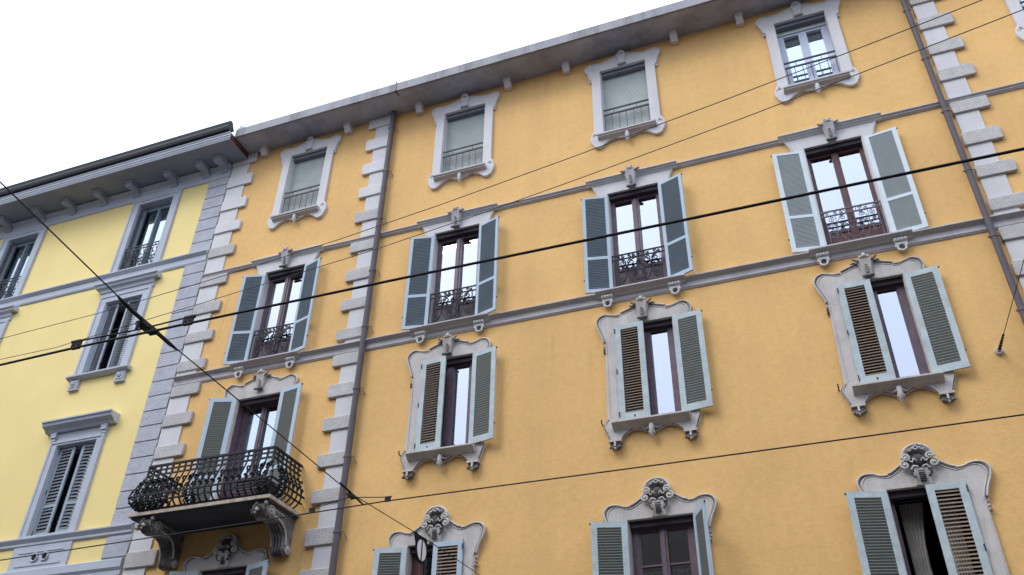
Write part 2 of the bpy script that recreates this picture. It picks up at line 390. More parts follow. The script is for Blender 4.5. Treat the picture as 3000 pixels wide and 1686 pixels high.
def keystone(z0, z1, w0, w1, y0, prj, stone='stone', rosette=True, fins=True, dark='stone_black'):
    """tapered console: bottom z0 width w0, top z1 width w1"""
    b = MB(); n = 8; rows_ = []
    for i in range(n+1):
        t = i/n; z = z0+(z1-z0)*t; w = (w0+(w1-w0)*t**1.6)/2
        p = y0-prj*(.45+.55*t**1.5)-(.02 if i == 0 else 0)
        rows_.append([(-w, y0, z), (-w, p+.02, z), (-w*.75, p, z), (-w*.3, p+.014, z), (w*.3, p+.014, z), (w*.75, p, z), (w, p+.02, z), (w, y0, z)])
    vs = [q for r_ in rows_ for q in r_]; m = 8
    b.add(vs, [(i*m+j, i*m+j+1, (i+1)*m+j+1, (i+1)*m+j) for i in range(n) for j in range(m-1)], 0)
    b.add(vs, [tuple(range(m))[::-1], tuple(range(n*m, n*m+m))], 0)
    b.tube([(-w0/2-.025, y0-prj*.5-.01, z0-.005), (w0/2+.025, y0-prj*.5-.01, z0-.005)], .03, 7, 1)
    h = z1-z0
    for k in range(4 if dark != 'belt' else 0): b.box(-w0*.16, w0*.16, y0-prj*.62-.025-.012*k*(1 if prj > .08 else .5), y0-prj*.3, z0+h*(.2+.12*k), z0+h*(.2+.12*k)+.010, 0)
    if rosette:
        b.ball((0, y0-prj*.8, z1+.06), .05, 0)
        for a in range(5):
            t = PI*(.02+.24*a); b.ball((.062*math.cos(t), y0-prj*.75, z1+.045+.055*math.sin(t)), .036, 1 if a % 2 else 0, (1, .8, 1), 6, 4)
    if fins:
        for s in (-1, 1):
            b.tube(cr([(s*w1*.40, y0-prj*.9, z1-.05), (s*(w1*.5+.02), y0-prj*.8, z1+.0), (s*(w1*.5+.055), y0-prj*.7, z1+.03)], 3), .028, 6, 1, lambda t: 1-.45*t)
            b.tube(cr([(s*(w1*.5-.01), y0-.02, z1-.05), (s*(w1*.5+.05), y0-.03, z1-.02), (s*(w1*.5+.10), y0-.01, z1-.03)], 3), .022, 6, 1, lambda t: 1-.6*t)
    return b.mesh('keystone', M[stone], M[dark])
def leaf_drop(z, y, k=1., stone='stone'):
    """small acanthus pendant hanging below z"""
    b = MB()
    for s in (-1, 1):
        b.tube(cr([(0, y-.02*k, z+.03*k), (s*.05*k, y-.035*k, z+.05*k), (s*.10*k, y-.01, z+.03*k)], 3), .02*k, 6, 0, lambda t: 1.1-.7*t)
        b.tube(cr([(0, y-.03*k, z), (s*.035*k, y-.045*k, z-.05*k), (s*.045*k, y-.01, z-.10*k)], 3), .03*k, 6, 0, lambda t: 1.1-.6*t)
        b.ball((s*.085*k, y-.02, z+.055*k), .016*k, 1, n=6, k=4)
    b.tube(cr([(0, y-.03*k, z+.10*k), (0, y-.05*k, z), (0, y-.045*k, z-.08*k), (0, y-.01, z-.15*k)], 3), .046*k, 7, 0, lambda t: 1.1-.5*t)
    return b.mesh('leaf_ornament', M[stone], M['stone_black'])

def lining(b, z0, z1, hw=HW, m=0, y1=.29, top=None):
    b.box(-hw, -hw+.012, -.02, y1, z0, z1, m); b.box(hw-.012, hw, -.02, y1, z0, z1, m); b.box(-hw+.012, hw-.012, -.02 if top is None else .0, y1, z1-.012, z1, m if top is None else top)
    if top is not None: b.box(-hw+.013, hw-.013, .02, y1-.02, z1-.10, z1-.013, top)  # board toned dark in place of shade below the lintel
# --- row 1 surround
A_top = cr([(0, 18.53), (.10, 18.51), (.21, 18.475), (.36, 18.42), (.47, 18.39), (.58, 18.38), (.71, 18.41), (.82, 18.405), (.90, 18.345), (.93, 18.25), (.885, 18.14), (.845, 18.02), (.82, 17.885)], 3)
A_ft = cr([(.765, 16.13), (.80, 16.09), (.84, 15.98), (.85, 15.87), (.82, 15.77), (.765, 15.655)], 3)
A_bt = cr([(.70, 15.615), (.62, 15.615), (.56, 15.66), (.48, 15.73), (.37, 15.79), (.25, 15.80), (.13, 15.755), (.05, 15.75), (0, 15.735)], 3)
def rect(a, z0, z1): return [(-a, z0), (a, z0), (a, z1), (-a, z1)]
meA = plate([mirror(A_top+[(.765, 17.85)]+A_ft+A_bt), rect(HW, 15.93, 18.085)], -.075, .004, .012)
b = MB(); b.join(meA)
hp = [(-x, z) for x, z in A_top[::-1]][:-1]+A_top
b.tube([(x*.97, -.074, z-.035) for x, z in hp], .013, 6); b.tube([(x*.93, -.072, z-.065) for x, z in hp], .008, 5)
for s in (-1, 1):
    b.box(*sorted((s*.77, s*.82)), -.055, .0, 17.80, 17.86)
    b.tube([(s*.70, -.074, 16.03), (s*.76, -.085, 16.05), (s*.80, -.074, 15.98)], .013, 5, 0); b.tube([(s*.68, -.074, 15.99), (s*.75, -.085, 16.01), (s*.77, -.074, 15.95)], .01, 5, 0)
lining(b, 15.93, 18.085, top=1); me_surA = b.mesh('surround', M['stone'], M['boxshade'])
b = MB(); b.extr_x([(.12, 15.955), (-.20, 15.93), (-.20, 15.885), (-.17, 15.875), (-.17, 15.845), (-.09, 15.815), (-.07, 15.80), (.12, 15.80)], -.665, .665)
me_sillA = b.mesh('sill', M['belt'])
me_keyA = keystone(18.14, 18.44, .15, .24, -.07, .07, 'stone', True, False, 'belt')
me_pendA = leaf_drop(15.745, -.085, .95)
def railA():
    b = MB(); z = 16.70
    for zz in (z+.10, z-.055): b.box(-HW, HW, -.014, .014, zz-.018, zz+.018)
    for i in range(7): x = -HW+.04+i*(2*HW-.08)/6; b.box(x-.007, x+.007, -.006, .006, 15.95, z-.05)
    for x in (-.29, .24): b.box(x-.006, x+.006, -.006, .006, z-.05, z+.1)
    return b.mesh('railing', M['iron2'])
me_railA = railA()
def blind(zb, zt, belt=False):
    b = MB(); n = max(2, round((zt-zb)/.042)); p = (zt-zb)/n; y = .155; vs = []
    for i in range(n):
        z = zb+p*i; vs += [(z, y+.006), (z+p*.15, y-.010), (z+p*.5, y-.016), (z+p*.85, y-.010)]
    vs.append((zt, y)); V = []
    for z, yy in vs: V += [(-HW, yy, z), (HW, yy, z)]
    b.add(V, [(2*i, 2*i+1, 2*i+3, 2*i+2) for i in range(len(vs)-1)])
    b.box(-HW, HW, y-.01, y+.015, zb-.02, zb+.012)
    return b.mesh('roller_blind', M['blind'])
winA, paneA = sash(15.93, 18.085, y=.23, m='woodlight', gl='glass_b')
winA2, paneA2 = sash(15.93, 18.085, .17, .12, .26, .09, y=.21, m='woodlight', gl='glass_b')
roomA = room(15.93, 18.085)
curtA = MB(); nn = 40
vs = []
for i in range(nn+1): x = -HW+.02+i*(2*HW-.04)/nn; yy = .285+.012*math.sin(i*1.7); vs += [(x, yy, 15.95), (x, yy, 17.78)]
curtA.add(vs, [(2*i, 2*i+2, 2*i+3, 2*i+1) for i in range(nn)], 0, True); me_curtA = curtA.mesh('curtain', M['curtain'])
bl = {'L': (16.28, 18.06), 'A': (15.95, 18.06), 'B': (15.95, 18.06)}
for k, cx in CX.items():
    lo = (cx, 0, 0)
    if k in 'LAB':
        w = link('window', winA, bld, lo); link('pane', paneA, w)
        link('roller_blind', blind(*bl[k]), w)
    else:
        w = link('window', winA2, bld, lo); link('pane', paneA2, w); link('curtain', me_curtA, w); link('roller_blind', blind(17.90, 18.07), w)
    for nme, me in (('surround', me_surA), ('sill', me_sillA), ('keystone', me_keyA), ('leaf_ornament', me_pendA), ('railing', me_railA), ('room', roomA)): link(nme, me, w)

# --- row 2: French windows with open shutters
def ironB():
    """wrought iron guard in local coordinates"""
    b = MB(); y = -.015; r = .013
    for z, h in ((12.55, .014), (12.44, .012), (11.70, .014)): b.box(-HW, HW, y-.012, y+.012, z-h, z+h)
    def T(pts, rr=r): b.tube([(p[0], y+p[1]*0, p[2]) for p in pts], rr, 4, caps=False)
    for s in (-1, 1):
        b.box(*sorted((s*(HW-.012), s*HW)), y-.01, y+.01, 11.66, 12.56)
        b.box(*sorted((s*(HW-.10), s*(HW-.085))), y-.008, y+.008, 11.70, 12.44)
        for q in (.14, .36):                                    # frieze S scrolls
            T(spiral((s*(q-.035), 12.50), .034, .008, 0, s*1.0)); T(spiral((s*(q+.045), 12.488), .034, .008, PI, s*1.0))
            T([(s*(q-.06), 0, 12.49), (s*q, 0, 12.46), (s*(q+.08), 0, 12.51)], .006)
        T(spiral((s*.16, 12.33), .085, .015, PI/2, -s*1.4)); T(spiral((s*.33, 12.335), .08, .012, PI/2, s*1.5))
        T(spiral((s*.30, 12.17), .065, .012, -PI/2, -s*1.4)); T(spiral((s*.13, 12.16), .07, .012, 0, s*1.4))
        T(cr([(s*.02, 0, 12.44), (s*.16, 0, 12.38), (s*.235, 0, 12.25), (s*.24, 0, 12.05), (s*.16, 0, 11.86), (s*.05, 0, 11.80)], 4))
        T(cr([(s*.42, 0, 12.44), (s*.33, 0, 12.40), (s*.25, 0, 12.25), (s*.27, 0, 12.0), (s*.33, 0, 11.86)], 4))
        T(spiral((s*.36, 11.92), .085, .015, PI, -s*1.5, n=18)); T(spiral((s*.10, 11.77), .05, .01, 0, s*1.5)); T(spiral((s*.24, 11.76), .055, .01, PI, -s*1.3))
        T(spiral((s*.085, 12.03), .05, .01, PI/2, s*1.3)); T([(s*.42, 0, 12.42), (s*.42, 0, 11.7)], .006)
        T([(s*.30, 0, 12.1), (s*.24, 0, 12.18), (s*.18, 0, 12.1)], .012); b.ball((s*.245, y-.01, 12.24), .03, n=6, k=4)
        for q in (.33,): b.tube([(s*(q+.07*math.cos(a*PI/6)), y-.05*math.sin(a*PI/6), 11.70+.055*math.sin(a*PI/6)) for a in range(7)], .012, 5)
    T(spiral((0, 11.99), .13, .12, 0, 1.0, n=20)); T(spiral((0, 12.3), .05, .045, 0, 1.0)); b.ball((0, y-.01, 12.3), .025, n=6, k=4); b.ball((0, y-.01, 12.49), .028, n=6, k=4)
    T([(0, 0, 12.44), (0, 0, 12.12)]); T([(0, 0, 11.86), (0, 0, 11.7)])
    return b.mesh('railing', M['iron'])
def ironC():
    b = MB(); y = -.015
    for z, h in ((12.55, .014), (12.44, .012), (11.70, .012)): b.box(-HW, HW, y-.012, y+.012, z-h, z+h)
    def T(pts, rr=.0085): b.tube([(p[0], y, p[2]) for p in pts], rr, 4, caps=False)
    for s in (-1, 1):
        b.box(*sorted((s*(HW-.012), s*HW)), y-.01, y+.01, 11.66, 12.56)
        T(spiral((s*.17, 12.50), .035, .008, 0, s*1.2)); T(spiral((s*.27, 12.488), .035, .008, PI, s*1.2)); T(spiral((s*.42, 12.495), .035, .008, PI, s*1.2)); T([(s*.07, 0, 12.44), (s*.12, 0, 12.54)])
        T(spiral((s*.16, 12.36), .06, .01, PI/2, -s*1.4)); T(spiral((s*.37, 12.35), .06, .01, PI/2, s*1.5)); T(spiral((s*.38, 12.2), .055, .01, 0, -s*1.4)); T(spiral((s*.15, 12.2), .05, .01, 0, s*1.4))
        T(cr([(s*.10, 0, 12.44), (s*.22, 0, 12.36), (s*.27, 0, 12.24), (s*.27, 0, 12.06), (s*.20, 0, 11.88), (s*.13, 0, 11.80)], 4), .007)
        T([(s*.29, 0, 12.44), (s*.28, 0, 12.2), (s*.33, 0, 11.9)]); T([(s*.46, 0, 12.3), (s*.46, 0, 11.7)]); T(spiral((s*.38, 12.0), .085, .015, 0, s*1.6, n=20))
        T(spiral((s*.06, 12.10), .045, .008, 0, s*1.4)); T(spiral((s*.15, 11.765), .05, .01, PI, s*1.4)); T(spiral((s*.05, 11.80), .035, .01, PI, s*1.2))
        b.tube([(s*(.30+.08*math.cos(a*PI/6)), y-.05*math.sin(a*PI/6), 11.70+.06*math.sin(a*PI/6)) for a in range(7)], .012, 5)
    T([(.13*math.cos(a), 0, 12.0+.13*math.sin(a)) for a in [PI*.75+i*PI*1.5/16 for i in range(17)]])
    T([(.04, 0, 12.22), (-.04, 0, 12.22), (-.04, 0, 12.32), (.04, 0, 12.32), (.04, 0, 12.22)])
    return b.mesh('railing', M['iron3'])
H_side = cr([(.885, 14.565), (.885, 14.50), (.85, 14.41), (.815, 14.32), (.80, 14.25), (.79, 14.20)], 3)
half = [(0, 14.565)]+H_side+[(.665, 14.16), (.665, 11.65), (HW, 11.65), (HW, 14.215), (0, 14.215)]
lp = [(x, z) for x, z in half]; lp = lp+[(-x, z) for x, z in half[::-1] if x > 1e-5]
meB = plate([lp], -.055, .004, .01)
b = MB(); b.join(meB)
b.extr_x([(0, 14.62), (-.165, 14.62), (-.165, 14.595), (-.12, 14.57), (-.12, 14.555), (-.085, 14.535), (-.07, 14.51), (0, 14.51)], -.99, .99)
for s in (-1, 1): b.tube([(s*(x-.03), -.056, z) for x, z in H_side], .012, 5)
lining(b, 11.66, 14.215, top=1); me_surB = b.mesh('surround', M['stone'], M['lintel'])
me_keyB = keystone(14.22, 14.62, .15, .29, -.06, .17, 'belt', dark='soot_shade')
b = MB(); b.extr_x([(.12, 11.665), (-.215, 11.65), (-.215, 11.622), (-.11, 11.575), (-.10, 11.55), (-.06, 11.535), (0, 11.53), (.12, 11.53)], -.885, .885)
me_sillB = b.mesh('sill', M['belt'])
def bracketB():
    b = MB()
    b.box(-.115, .115, -.13, -.0, 11.50, 11.565)
    for i in range(4): b.ball((-.085+.057*i, -.135, 11.53), .028, 0, (1, 1, 1.3), 7, 4)
    b.box(-.10, .10, -.11, 0, 11.44, 11.50)
    b.tube([(.07*math.cos(a*PI/8), -.085, 11.385+.07*math.sin(a*PI/8)) for a in range(17)], .022, 7)
    b.ball((0, -.06, 11.385), .055, 1, (1, .5, 1))
    b.tube([(-.09, -.09, 11.44), (-.09, -.09, 11.40)], .025, 6); b.tube([(.09, -.09, 11.44), (.09, -.09, 11.40)], .025, 6)
    return b.mesh('bracket', M['stone'], M['stone_black'])
me_brB = bracketB()
winB, paneB = sash(11.645, 14.215, .14, .085, .16, .12, .16, panel=12.28, bead=.02)
winBr, paneBr = sash(11.645, 14.215, .13, .075, .17, .12, .16, panel=12.16, m='redwood', bead=.012)
roomB = room(11.645, 14.215)
z0, z1 = 11.675, 14.16
shB = {s: shutter(s, z0, z1, .55, 'shutter', 'slat', rail=12.52, pitch=.04, st=.07, tr=.05, br=.08) for s in (-1, 1)}
shBn = {s: shutter(s, z0, z1, .60, 'shutter_new', 'slat_new', rail=12.50, pitch=.03, st=.085, tr=.055, br=.09) for s in (-1, 1)}
irB = ironB(); irC = ironC()
for k, cx in CX.items():
    lo = (cx, 0, 0); c4 = k in 'CD'
    w = link('window', winBr if c4 else winB, bld, lo); link('pane', paneBr if c4 else paneB, w)
    for nme, me in (('surround', me_surB), ('sill', me_sillB), ('keystone', me_keyB), ('railing', irC if c4 else irB), ('room', roomB)): link(nme, me, w)
    for s in (-1, 1): link('bracket', me_brB, w, (s*.665, 0, 0))
    sh = shBn if c4 else shB
    hx = HW+(.03 if c4 else .0)
    aL, aR = {'L': (166, 163), 'A': (168, 162), 'B': (168, 160), 'C': (170, 172), 'D': (170, 170)}[k]
    link('shutter', sh[1], w, (-hx, -.06, 0), -math.radians(aL)); link('shutter', sh[-1], w, (hx, -.06, 0), math.radians(aR))

# --- rows 3 and 4 headboards
C_t1 = cr([(0, 11.27), (.10, 11.25), (.2, 11.222), (.32, 11.18), (.45, 11.135)], 3)
C_t2 = cr([(.465, 11.10), (.55, 11.095), (.64, 11.12), (.75, 11.155), (.84, 11.13), (.905, 11.07), (.93, 10.98), (.90, 10.86), (.86, 10.74), (.82, 10.62), (.80, 10.54)], 3)
C_ap = cr([(.80, 8.90), (.85, 8.84), (.875, 8.76), (.84, 8.66), (.80, 8.55), (.77, 8.475)], 3)
C_ar = cr([(.56, 8.46), (.53, 8.51), (.47, 8.57), (.36, 8.625), (.26, 8.635), (.15, 8.59), (.09, 8.56), (0, 8.55)], 3)
def deco(b, t1, t2, y=-.07):
    for s in (-1, 1):
        for t in (t1, t2):
            b.tube([(s*max(x-.012, 0), y-.008, z-.018) for x, z in t], .018, 6)
        b.tube([(s*max(x-.03, 0), y, z-.066) for x, z in t1], .012, 5)
        b.tube([(s*max(x-.022, 0), y+.004, z-.043) for x, z in t1], .0125, 5, 1); b.tube([(s*(x*.965-.008), y+.004, z-.037) for x, z in t2], .0125, 5, 1)  # dark tubes paint the shade of deeper grooves
        b.tube([(s*(x*.93-.01), y, z-.055) for x, z in t2 if True], .011, 5)
meC = plate([mirror(C_t1+C_t2+[(.765, 10.52)]+C_ap+C_ar), rect(HW, 8.78, 10.83)], -.07, .004, .012)
b = MB(); b.join(meC); deco(b, C_t1, C_t2)
for s in (-1, 1):
    b.box(*sorted((s*.77, s*.80)), -.05, 0, 10.44, 10.52)
    b.tube([(s*.735, -.07, z) for z in (10.45, 8.92)], .011, 5); b.tube([(s*(x-.018), -.068, z) for x, z in C_ap], .011, 5, 1); b.tube([(s*(x+.0), -.068, z+.017) for x, z in C_ar], .010, 5, 1)  # groove shade painted along the apron edges too
    b.tube([(s*(x-.035), -.075, z-.0) for x, z in C_ap], .012, 5); b.tube([(s*(x+.0), -.075, z+.035) for x, z in C_ar], .012, 5)
lining(b, 8.80, 10.83, top=2); me_surC = b.mesh('surround', M['stone_old'], M['soot_shade'], M['lintel'])
b = MB(); b.extr_x([(.10, 8.81), (-.23, 8.775), (-.23, 8.745), (-.16, 8.70), (-.12, 8.67), (-.07, 8.64), (.1, 8.64)], -.69, .69)
me_sillC = b.mesh('sill', M['stone_old'])
def footC():
    b = MB(); b.box(-.115, .115, -.13, .0, 8.43, 8.468)
    b.box(-.09, .09, -.09, 0, 8.35, 8.43, 2)
    for i in range(5): b.ball((-.085+.0425*i, -.115, 8.325-.012*(2-abs(i-2))), .026, 1 if i in (0, 1, 3, 4) else 0, (1, 1, 1.2), 6, 4)
    b.tube([(0, -.12, 8.42), (0, -.14, 8.33)], .02, 6)
    return b.mesh('bracket_foot', M['stone_old'], M['soot_shade'], M['soot_shade'])
me_footC = footC()
me_keyC = keystone(10.90, 11.24, .15, .30, -.07, .11, 'stone_old', dark='soot_shade')
me_pendC = leaf_drop(8.56, -.09, 1.0, 'stone_old')
winC, paneC = sash(8.78, 10.83, .16, .125, .14, .17, .14)
roomC = room(8.78, 10.83)
z0, z1 = 8.82, 10.82
shCc = {s: shutter(s, z0, z1, .555, 'shutter_old', 'slat_brown', pitch=.055, st=.11, tr=.10, br=.135, slw=.85, ang=40) for s in (-1, 1)}
shCo = {s: shutter(s, z0, z1, .555, 'shutter_old', 'slat_old', pitch=.052, st=.10, tr=.10, br=.13) for s in (-1, 1)}
def hooks(b):
    for s in (-1, 1):
        for z in (10.36, 10.30): b.tube([(s*.79, 0, z), (s*.80, -.06, z), (s*.77, -.10, z)], .014, 5)
    b.tube([(-.90, 0, 8.83), (-.90, -.08, 8.83), (-.90, -.09, 8.90)], .013, 5)
b = MB(); hooks(b); me_hook = b.mesh('shutter_hook', M['iron2'])
for k, cx in CX.items():
    if k == 'L': continue
    w = link('window', winC, bld, (cx, 0, 0)); link('pane', paneC, w)
    for nme, me in (('surround', me_surC), ('sill', me_sillC), ('keystone', me_keyC), ('leaf_ornament', me_pendC), ('room', roomC), ('shutter_hook', me_hook)): link(nme, me, w)
    for s in (-1, 1): link('bracket_foot', me_footC, w, (s*.665, 0, 0))
    link('shutter', shCc[1], w, (-HW-.01, -.075, 0), -math.radians(2 if k != 'A' else 5))
    link('shutter', shCo[-1], w, (HW+.005, -.085, 0), math.radians(172 if k != 'A' else 168))

# --- row 4
D_ar = cr([(0, 7.665), (.11, 7.65), (.19, 7.59), (.235, 7.50), (.24, 7.42)], 3)
D_t1 = cr([(.245, 7.42), (.31, 7.37), (.38, 7.32), (.44, 7.285), (.49, 7.27)], 3)
D_t2 = cr([(.50, 7.25), (.60, 7.255), (.70, 7.295), (.82, 7.30), (.90, 7.265), (.95, 7.18), (.92, 7.05), (.86, 6.93), (.82, 6.82), (.80, 6.76)], 3)
half = D_ar+D_t1[1:]+D_t2+[(.765, 6.745), (.765, 4.9), (.86, 4.86), (.80, 4.6), (.60, 4.55), (0, 4.62)]
meD = plate([mirror(half), rect(HW, 4.95, 7.0)], -.07, .004, .012)
b = MB(); b.join(meD); deco(b, D_t1, D_t2)
for s in (-1, 1):
    b.box(*sorted((s*.77, s*.80)), -.05, 0, 6.67, 6.74); b.tube([(s*.735, -.07, z) for z in (6.7, 4.95)], .011, 5)
    for z in (6.60, 6.54): b.tube([(s*.79, 0, z), (s*.80, -.06, z), (s*.77, -.10, z)], .014, 5)
lining(b, 4.96, 7.0, top=2); me_surD = b.mesh('surround', M['stone_old'], M['soot_shade'], M['lintel'])
def cartouche():
    b = MB(); y = -.11
    b.tube([(0+.215*math.cos(t), y-.02, 7.455+.195*math.sin(t)) for t in [-.05*PI+i*1.1*PI/20 for i in range(21)]], .026, 7)
    b.tube([(0+.165*math.cos(t), y+.01, 7.45+.15*math.sin(t)) for t in [.05*PI+i*.9*PI/16 for i in range(17)]], .014, 6)
    for s in (-1, 1):
        b.tube(spiral((s*.165, 7.44), .062, .014, 0 if s > 0 else PI, s*1.35, y-.03, 18), .02, 7, 0, lambda t: 1-.35*t)
        b.ball((s*.165, y-.04, 7.44), .024)
        b.tube(spiral((s*.205, 7.33), .068, .014, (PI/2), -s*1.5, y-.03, 18), .021, 7, 0, lambda t: 1-.35*t)
        b.ball((s*.205, y-.04, 7.33), .022)
        b.tube(cr([(s*.03, y-.04, 7.37), (s*.07, y-.06, 7.41), (s*.09, y-.05, 7.36), (s*.13, y-.04, 7.385)], 3), .012, 5)
        b.tube(cr([(s*.02, y-.04, 7.56), (s*.05, y-.05, 7.59), (s*.08, y-.04, 7.55), (s*.12, y-.03, 7.57)], 3), .014, 5)
        b.tube(cr([(s*.10, y-.02, 7.24), (s*.15, y-.03, 7.26), (s*.14, y-.03, 7.18), (s*.09, y-.03, 7.12)], 3), .018, 5, 2)
        b.tube(cr([(s*.03, y-.05, 7.27), (s*.09, y-.06, 7.29), (s*.13, y-.04, 7.24)], 3), .016, 5, 0)
    b.tube([(.03*math.cos(a*PI/4), y-.05, 7.585+.03*math.sin(a*PI/4)) for a in range(9)], .012, 5, 0)
    b.disc((0, 7.44), .19, y+.01, -.06, 1); b.box(-.12, .12, y-.0, -.06, 7.2, 7.32, 1)
    b.ball((0, y-.01, 7.40), .09, 1, (1, .5, 1.1), 10, 6)
    # fluted bracket under the shell
    b.extr_x([(-.06, 7.01), (-.10, 7.01), (-.13, 7.12), (-.16, 7.26), (-.06, 7.26)], -.10, .10, 0)
    for s in (-1, 1): b.extr_x([(-.06, 7.01), (-.11, 7.01), (-.14, 7.12), (-.165, 7.2), (-.06, 7.2)], *sorted((s*.085, s*.115)), 0)
    for i in range(6): b.box(-.045, .045, -.155, -.10, 7.06+.03*i, 7.072+.03*i, 1)
    return b.mesh('cartouche', M['stone_old'], M['stone_black'], M['stone_black'])
me_cart = cartouche()
b = MB(); b.extr_x([(.10, 4.98), (-.20, 4.95), (-.20, 4.91), (-.07, 4.83), (.1, 4.83)], -.69, .69); me_sillD = b.mesh('sill', M['stone_old'])
winD, paneD = sash(4.95, 7.0, .12, .13, .16, .10, .16, muntin=[6.28], gl='glass_d')
winDr, paneDr = sash(4.95, 7.0, .12, .20, .12, .10, .16, m='redwood', gl='glass_d')
roomD = room(4.95, 7.0)
z0, z1 = 4.98, 6.99
shDc = {s: shutter(s, z0, z1, .555, 'shutter_old' if s < 0 else 'shutter', 'slat_brown', pitch=.06, st=.11, tr=.10, br=.13, slw=.85, ang=38) for s in (-1, 1)}
shDb = {s: shutter(s, z0, z1, .555, 'shutter', 'slat_brown', pitch=.06, st=.09, tr=.09, br=.13, slw=.85, ang=38) for s in (-1, 1)}
shDo = {s: shutter(s, z0, z1, .60, 'shutter_old' if s > 0 else 'shutter', 'slat_old', pitch=.046, st=.10, tr=.10, br=.13) for s in (-1, 1)}
b = MB()
b.box(-HW+.012, -HW+.07, .13, .2, 4.95, 6.98); b.box(HW-.07, HW-.012, .13, .2, 4.95, 6.98); b.box(-HW+.07, HW-.07, .13, .2, 6.90, 6.98); b.box(-HW+.07, HW-.07, .13, .2, 4.95, 5.02)
winDo = b.mesh('window', M['wood'])
def drapes(m, gap, zt, zb, y=.34, hw=HW, flare=.0):
    b = MB()
    for s in (-1, 1):
        n = 26; vs = []; K = 6
        for j in range(K+1):
            t = j/K; z = zt+(zb-zt)*t
            inner = gap+flare*math.sin(PI*t)
            for i in range(n+1):
                x = hw-(hw-inner)*i/n; vs.append((s*x, y+.022*math.sin(i*1.5+.4*j), z))
        b.add(vs, [(j*(n+1)+i, j*(n+1)+i+1, (j+1)*(n+1)+i+1, (j+1)*(n+1)+i) for j in range(K) for i in range(n)], 0, True)
    return b.mesh('curtain', m)
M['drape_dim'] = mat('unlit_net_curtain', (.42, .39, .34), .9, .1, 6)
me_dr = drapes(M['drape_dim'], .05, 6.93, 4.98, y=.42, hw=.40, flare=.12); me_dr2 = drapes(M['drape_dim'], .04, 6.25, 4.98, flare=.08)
for k, cx in CX.items():
    red = k == 'A'
    w = link('window', winDr if red else winDo if k == 'C' else winD, bld, (cx, 0, 0))
    if k != 'C': link('pane', paneDr if red else paneD, w)
    for nme, me in (('surround', me_surD), ('sill', me_sillD), ('cartouche', me_cart), ('room', roomD)): link(nme, me, w)
    if k != 'A': link('curtain', me_dr if k in 'CD' else me_dr2, w)
    a = {'L': (165, 163), 'A': (167, 3), 'B': (165, 116), 'C': (165, 2), 'D': (165, 2)}[k]
    closed = shDb if k == 'A' else shDc
    link('shutter', shDo[1], w, (-HW-.005, -.08, 0), -math.radians(a[0]))
    link('shutter', closed[-1] if a[1] < 50 else shDo[-1], w, (HW+.005, -.08, 0), math.radians(a[1]))

# --- balcony door and balcony
cx = CX['L']
C_tz = [(x, z) for x, z in C_t2 if z > 10.56]
half = C_t1+C_t2+[(.70, 10.52), (.70, 7.93), (HW, 7.93), (HW, 10.74), (0, 10.74)]
lp = half+[(-x, z) for x, z in half[::-1] if x > 1e-5]
b = MB(); b.join(plate([lp], -.07, .004, .012)); deco(b, C_t1, C_t2); lining(b, 7.95, 10.74, top=2); me_surE = b.mesh('surround', M['stone_old'], M['soot_shade'], M['lintel'])
winE, paneE = sash(7.93, 10.74, .13, .10, .12, .10, .24, panel=8.7, m='wood', gl='glass_b')
w = link('window', winE, bld, (cx, 0, 0), label='tall French door opening onto the balcony'); link('pane', paneE, w)
b = MB(); b.box(-HW, -HW+.02, .0, .26, 7.93, 10.72); link('lining', b.mesh('lining', M['wood']), w)
link('surround', me_surE, w); link('keystone', me_keyC, w, (0, 0, 0)); link('room', room(7.93, 10.74), w)
link('curtain', drapes(M['curtain'], .05, 10.3, 8.0, y=.32), w)
z0, z1 = 7.98, 10.80
shE = {s: shutter(s, z0, z1, .60, 'shutter', 'slat_old', rail=8.95, pitch=.05, st=.10, tr=.10, br=.13) for s in (-1, 1)}
link('shutter', shE[1], w, (-HW-.02, -.08, 0), -math.radians(163)); link('shutter', shE[-1], w, (HW+.02, -.08, 0), math.radians(168))

